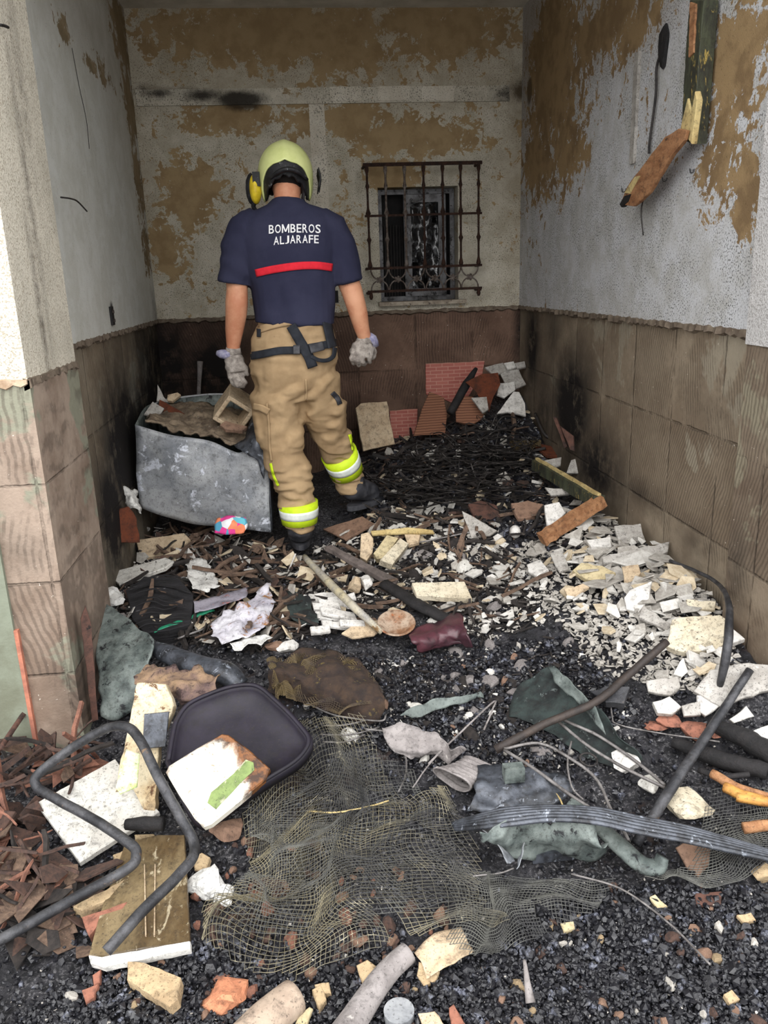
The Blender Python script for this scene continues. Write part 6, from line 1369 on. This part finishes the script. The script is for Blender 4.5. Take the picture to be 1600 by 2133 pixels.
def litter(name, label, cat, poly_list, mat, kind, tilt=.5):
    """uncountable small bits in one object"""
    V = []; F = []; n0 = 0; pool = []
    for s in range(12):
        if kind == 'char':
            g = np.array(ICO1[0]); rr = np.random.RandomState(s); g = g * (1 + .35 * rr.randn(len(g), 1).clip(-1, 1)) * np.array([1, .8, .6]); pool.append((g, ICO1[1]))
        elif kind == 'shard': a, b = shard_mesh(rnd.choice([4, 5, 6]), .35, .25, s); pool.append((np.array(a), b))
        else: a, b = stick_mesh(s); pool.append((np.array(a), b))
    for poly, n, size in poly_list:
        for _ in range(n):
            x, y = rpt(poly); p = S(x, y); d = np.linalg.norm(p - CAM); s = rnd.uniform(*size) * .5 * d / FPX
            if not inside(p, s + .004) or math.hypot((x - 625) / 42, (y - 1120) / 30) < 1 or math.hypot((x - 740) / 42, (y - 1035) / 30) < 1: continue
            g, f = rnd.choice(pool); M = np.array(rotm(tilt)) * s
            V.append(g @ M.T + p + np.array([0, 0, rnd.uniform(-.002, .012)])); F += [[i + n0 for i in q] for q in f]; n0 += len(g)
    o = mesh_obj(name, np.concatenate(V), F, mat, None, False); tag(o, label, cat, kind='stuff'); return o
m_wsh = worn('white_plaster_chip', srgb(216, 213, 207), srgb(190, 186, 179), srgb(140, 134, 128), 3, .66, .85, bump=.3)
m_gsh = worn('grey_plaster_chip', srgb(186, 181, 173), srgb(154, 149, 141), srgb(92, 88, 84), 3, .64, .9, bump=.4)
m_csh = worn('cream_plaster_chip', srgb(214, 200, 174), srgb(190, 172, 144), srgb(120, 104, 86), 3, .66, .9, bump=.4)
m_tsh = worn('terracotta_chip', srgb(142, 98, 80), srgb(110, 76, 64), srgb(62, 48, 43), 3, .6, .9, bump=.4)
m_tdk = worn('burnt_clay_chip', srgb(88, 66, 57), srgb(64, 51, 46), srgb(34, 31, 31), 3, .58, .9, bump=.4)
m_bst = worn('charred_stick_wood', srgb(34, 31, 30), srgb(56, 50, 47), srgb(104, 96, 90), 4, .64, .8, bump=.6)
m_brs = worn('brown_splinter_wood', srgb(120, 98, 82), srgb(84, 68, 58), srgb(160, 142, 124), 4, .62, .85, bump=.5)
m_coal = NT('charcoal_bit'); m_coal = m_coal.done(m_coal.mix(m_coal.step(m_coal.noise(25, 4, .7), .56, .7), srgb(24, 24, 29), srgb(98, 101, 114)), .42, 0, m_coal.bump(m_coal.noise(150, 3, .6), .4, .003), .6)  # light blue-grey patches paint glints into the black colour
Z_R = [(1060, 1150), (1120, 1120), (1200, 1090), (1250, 1075), (1300, 1080), (1420, 1150), (1500, 1250), (1540, 1380), (1500, 1440), (1400, 1440), (1250, 1400), (1170, 1300), (1080, 1230)]
Z_RH = [(1180, 1080), (1270, 1070), (1330, 1100), (1400, 1150), (1490, 1240), (1520, 1300), (1400, 1330), (1280, 1270), (1180, 1200)]
Z_M = [(640, 1150), (780, 1080), (900, 1060), (1040, 1130), (1100, 1200), (1130, 1300), (1000, 1340), (860, 1270), (660, 1330)]
Z_L = [(235, 1160), (300, 1100), (440, 1110), (600, 1150), (650, 1200), (640, 1330), (520, 1360), (360, 1330), (240, 1290)]
Z_B = [(700, 970), (780, 950), (880, 900), (1000, 870), (1120, 870), (1200, 960), (1230, 1060), (1130, 1120), (960, 1110), (760, 1080)]
Z_C = [(560, 1370), (860, 1370), (1180, 1330), (1330, 1480), (1200, 1600), (860, 1600), (650, 1500)]
Z_F = [(180, 2020), (420, 1960), (980, 1990), (1250, 1850), (1600, 1850), (1640, 2180), (-40, 2180)]
Z_LF = [(-40, 1480), (70, 1420), (200, 1560), (190, 1640), (70, 1700), (160, 1850), (60, 1920), (-40, 1930)]
Z_ALL = [(-40, 1560), (200, 1520), (220, 1250), (300, 1130), (640, 1150), (780, 960), (1100, 880), (1250, 1070), (1500, 1260), (1640, 1400), (1640, 2180), (-40, 2180)]
COLN.update({'white_plaster_chip': 'white', 'grey_plaster_chip': 'grey', 'cream_plaster_chip': 'cream', 'terracotta_chip': 'terracotta', 'burnt_clay_chip': 'dark clay', 'charred_stick_wood': 'charred', 'brown_splinter_wood': 'brown', 'sandstone': 'sandy', 'brown_cement_sheet': 'grey-brown'})
scatter('plaster_shard', 'flat shard', 'plaster shard', 'plaster shards of the right heap', Z_RH, 170, (36, 92), 'thin', [m_wsh, m_gsh, m_gsh, m_gsh, m_csh], .22, (.015, .055))
scatter('plaster_shard', 'plaster shard', 'plaster shard', 'plaster shards of the right heap', Z_R, 135, (20, 56), 'shard', [m_wsh, m_wsh, m_gsh, m_csh], .3, (.01, .04))
scatter('plaster_chip', 'plaster chip', 'plaster chip', 'plaster chips in the middle', Z_M, 250, (14, 50), 'shard', [m_wsh, m_wsh, m_csh, m_gsh], .35, (.008, .035))
scatter('splinter', 'wood splinter', 'splinter', 'wood splinters in the middle', Z_M, 90, (40, 120), 'stick', [m_bst, m_brs, m_brs], .15, (.012, .045))
scatter('splinter', 'wood splinter', 'splinter', 'wood splinters before the metal box', Z_L, 180, (40, 140), 'stick', [m_bst, m_brs, m_brs], .2, (.015, .06))
scatter('debris_flake', 'debris flake', 'flake', 'flakes before the metal box', Z_L, 290, (20, 70), 'thin', [m_wsh, m_gsh, m_brs, m_csh, m_tdk, m_bst], .5, (.01, .05))
scatter('debris_flake', 'debris flake', 'flake', 'flakes on the back heap', Z_B, 130, (12, 46), 'shard', [m_wsh, m_gsh, m_gsh, m_csh, m_tdk], .4, (.01, .04))
scatter('charred_lath', 'lath', 'lath', 'charred laths on the back heap', Z_B, 120, (40, 120), 'stick', [m_bst, m_bst, m_brs], .18, (.01, .05))
scatter('pale_crumb', 'crumb', 'crumb', 'pale crumbs in the centre', Z_C, 100, (8, 28), 'chunk', [m_wsh, m_wsh, m_gsh, m_brown], .5, (.0, .01))
COLN.update({'fibre_cement': 'ash-grey', 'white_marble': 'speckled white'})
scatter('ash_clump', 'ash clump', 'ash', 'ash clumps in the centre', Z_C, 70, (18, 60), 'chunk', [m_fibre, m_fibre, m_marble, m_bst], .4, (-.006, .002))
scatter('ash_clump', 'ash clump', 'ash', 'ash clumps in the middle', Z_M, 60, (18, 50), 'chunk', [m_fibre, m_marble, m_bst, m_bst], .4, (-.004, .01))
scatter('brick_crumb', 'crumb', 'crumb', 'crumbs in the foreground', Z_F, 120, (10, 40), 'chunk', [m_tdk, m_tdk, m_sand, m_brown, m_brown, m_gsh], .5, (.0, .01))
scatter('brick_crumb', 'netted crumb', 'crumb', 'crumbs under the netting', [(410, 1780), (560, 1740), (900, 1800), (980, 1980), (480, 2080), (400, 1960)], 80, (14, 50), 'chunk', [m_tsh, m_tdk, m_tdk, m_brown], .5, (.0, .01))
scatter('tile_splinter', 'tile splinter', 'tile splinter', 'tile splinters at the left edge', Z_LF, 90, (50, 130), 'stick', [m_tsh, m_tdk, m_tdk, m_bst], .5, (.02, .12))
scatter('tile_shard', 'tile shard', 'tile shard', 'tile shards at the left edge', Z_LF + [], 100, (50, 130), 'thin', [m_tsh, m_tdk, m_tdk, m_brs], .6, (.01, .09))
scatter('tile_shard', 'flat tile fragment', 'tile shard', 'tile shards below the tube frame', [(-20, 1800), (150, 1780), (230, 1850), (190, 2000), (-20, 1980)], 50, (50, 130), 'thin', [m_tdk, m_brs, m_bst], .3, (.01, .04))
litter('charcoal_bits', 'wet black charcoal bits covering the foreground floor', 'charcoal', [(Z_F, 11000, (4, 14)), (Z_F, 600, (14, 26)), (Z_ALL, 8000, (5, 16)), (Z_C, 4500, (5, 17)), (Z_B, 2200, (8, 24))], m_coal, 'char')
litter('ash_flakes', 'tiny pale ash and plaster flakes strewn over the rubble', 'ash flakes', [(Z_R, 2600, (6, 24)), (Z_M, 1100, (5, 18)), (Z_L, 900, (5, 18)), (Z_C, 500, (3, 12)), (Z_F, 200, (3, 8)), (Z_B, 500, (4, 14)), (Z_ALL, 500, (3, 10))], m_gsh, 'shard')
litter('dark_splinters', 'countless thin charred splinters among the rubble', 'splinters', [(Z_M, 800, (16, 60)), (Z_L, 1300, (16, 70)), (Z_B, 900, (20, 90)), (Z_C, 400, (14, 50)), (Z_R, 150, (12, 36))], m_bst, 'stick', .3)
# burnt wire tangle at the back
V = []; F = []
for k in range(300):
    x, y = rpt([(760, 1000), (850, 930), (1000, 890), (1110, 900), (1120, 960), (1010, 1040), (880, 1060), (780, 1050)])
    a = rnd.uniform(-.5, .9) if k % 3 else rnd.uniform(1, 2.6); L = rnd.uniform(40, 130); bow = rnd.uniform(-25, 25)
    P = [S(x, y, .02), S(x + math.cos(a) * L * .5 - math.sin(a) * bow, y - math.sin(a) * L * .35 - bow * .5, .09 + rnd.random() * .05), S(x + math.cos(a) * L, y - math.sin(a) * L * .5 * .7, .04)]
    if not all(inside(p, .02) for p in P): continue
    a_, b_ = tube(smooth_path(P, 5), rnd.uniform(.0015, .0045), 4); n0 = len(V); V.extend(a_); F.extend([[i + n0 for i in f] for f in b_])
tag(mesh_obj('burnt_wire_tangle', V, F, m_wire, None, False, 'c'), 'tangle of thin burnt wires and stalks on the black heap at the back', 'wire tangle', kind='stuff')
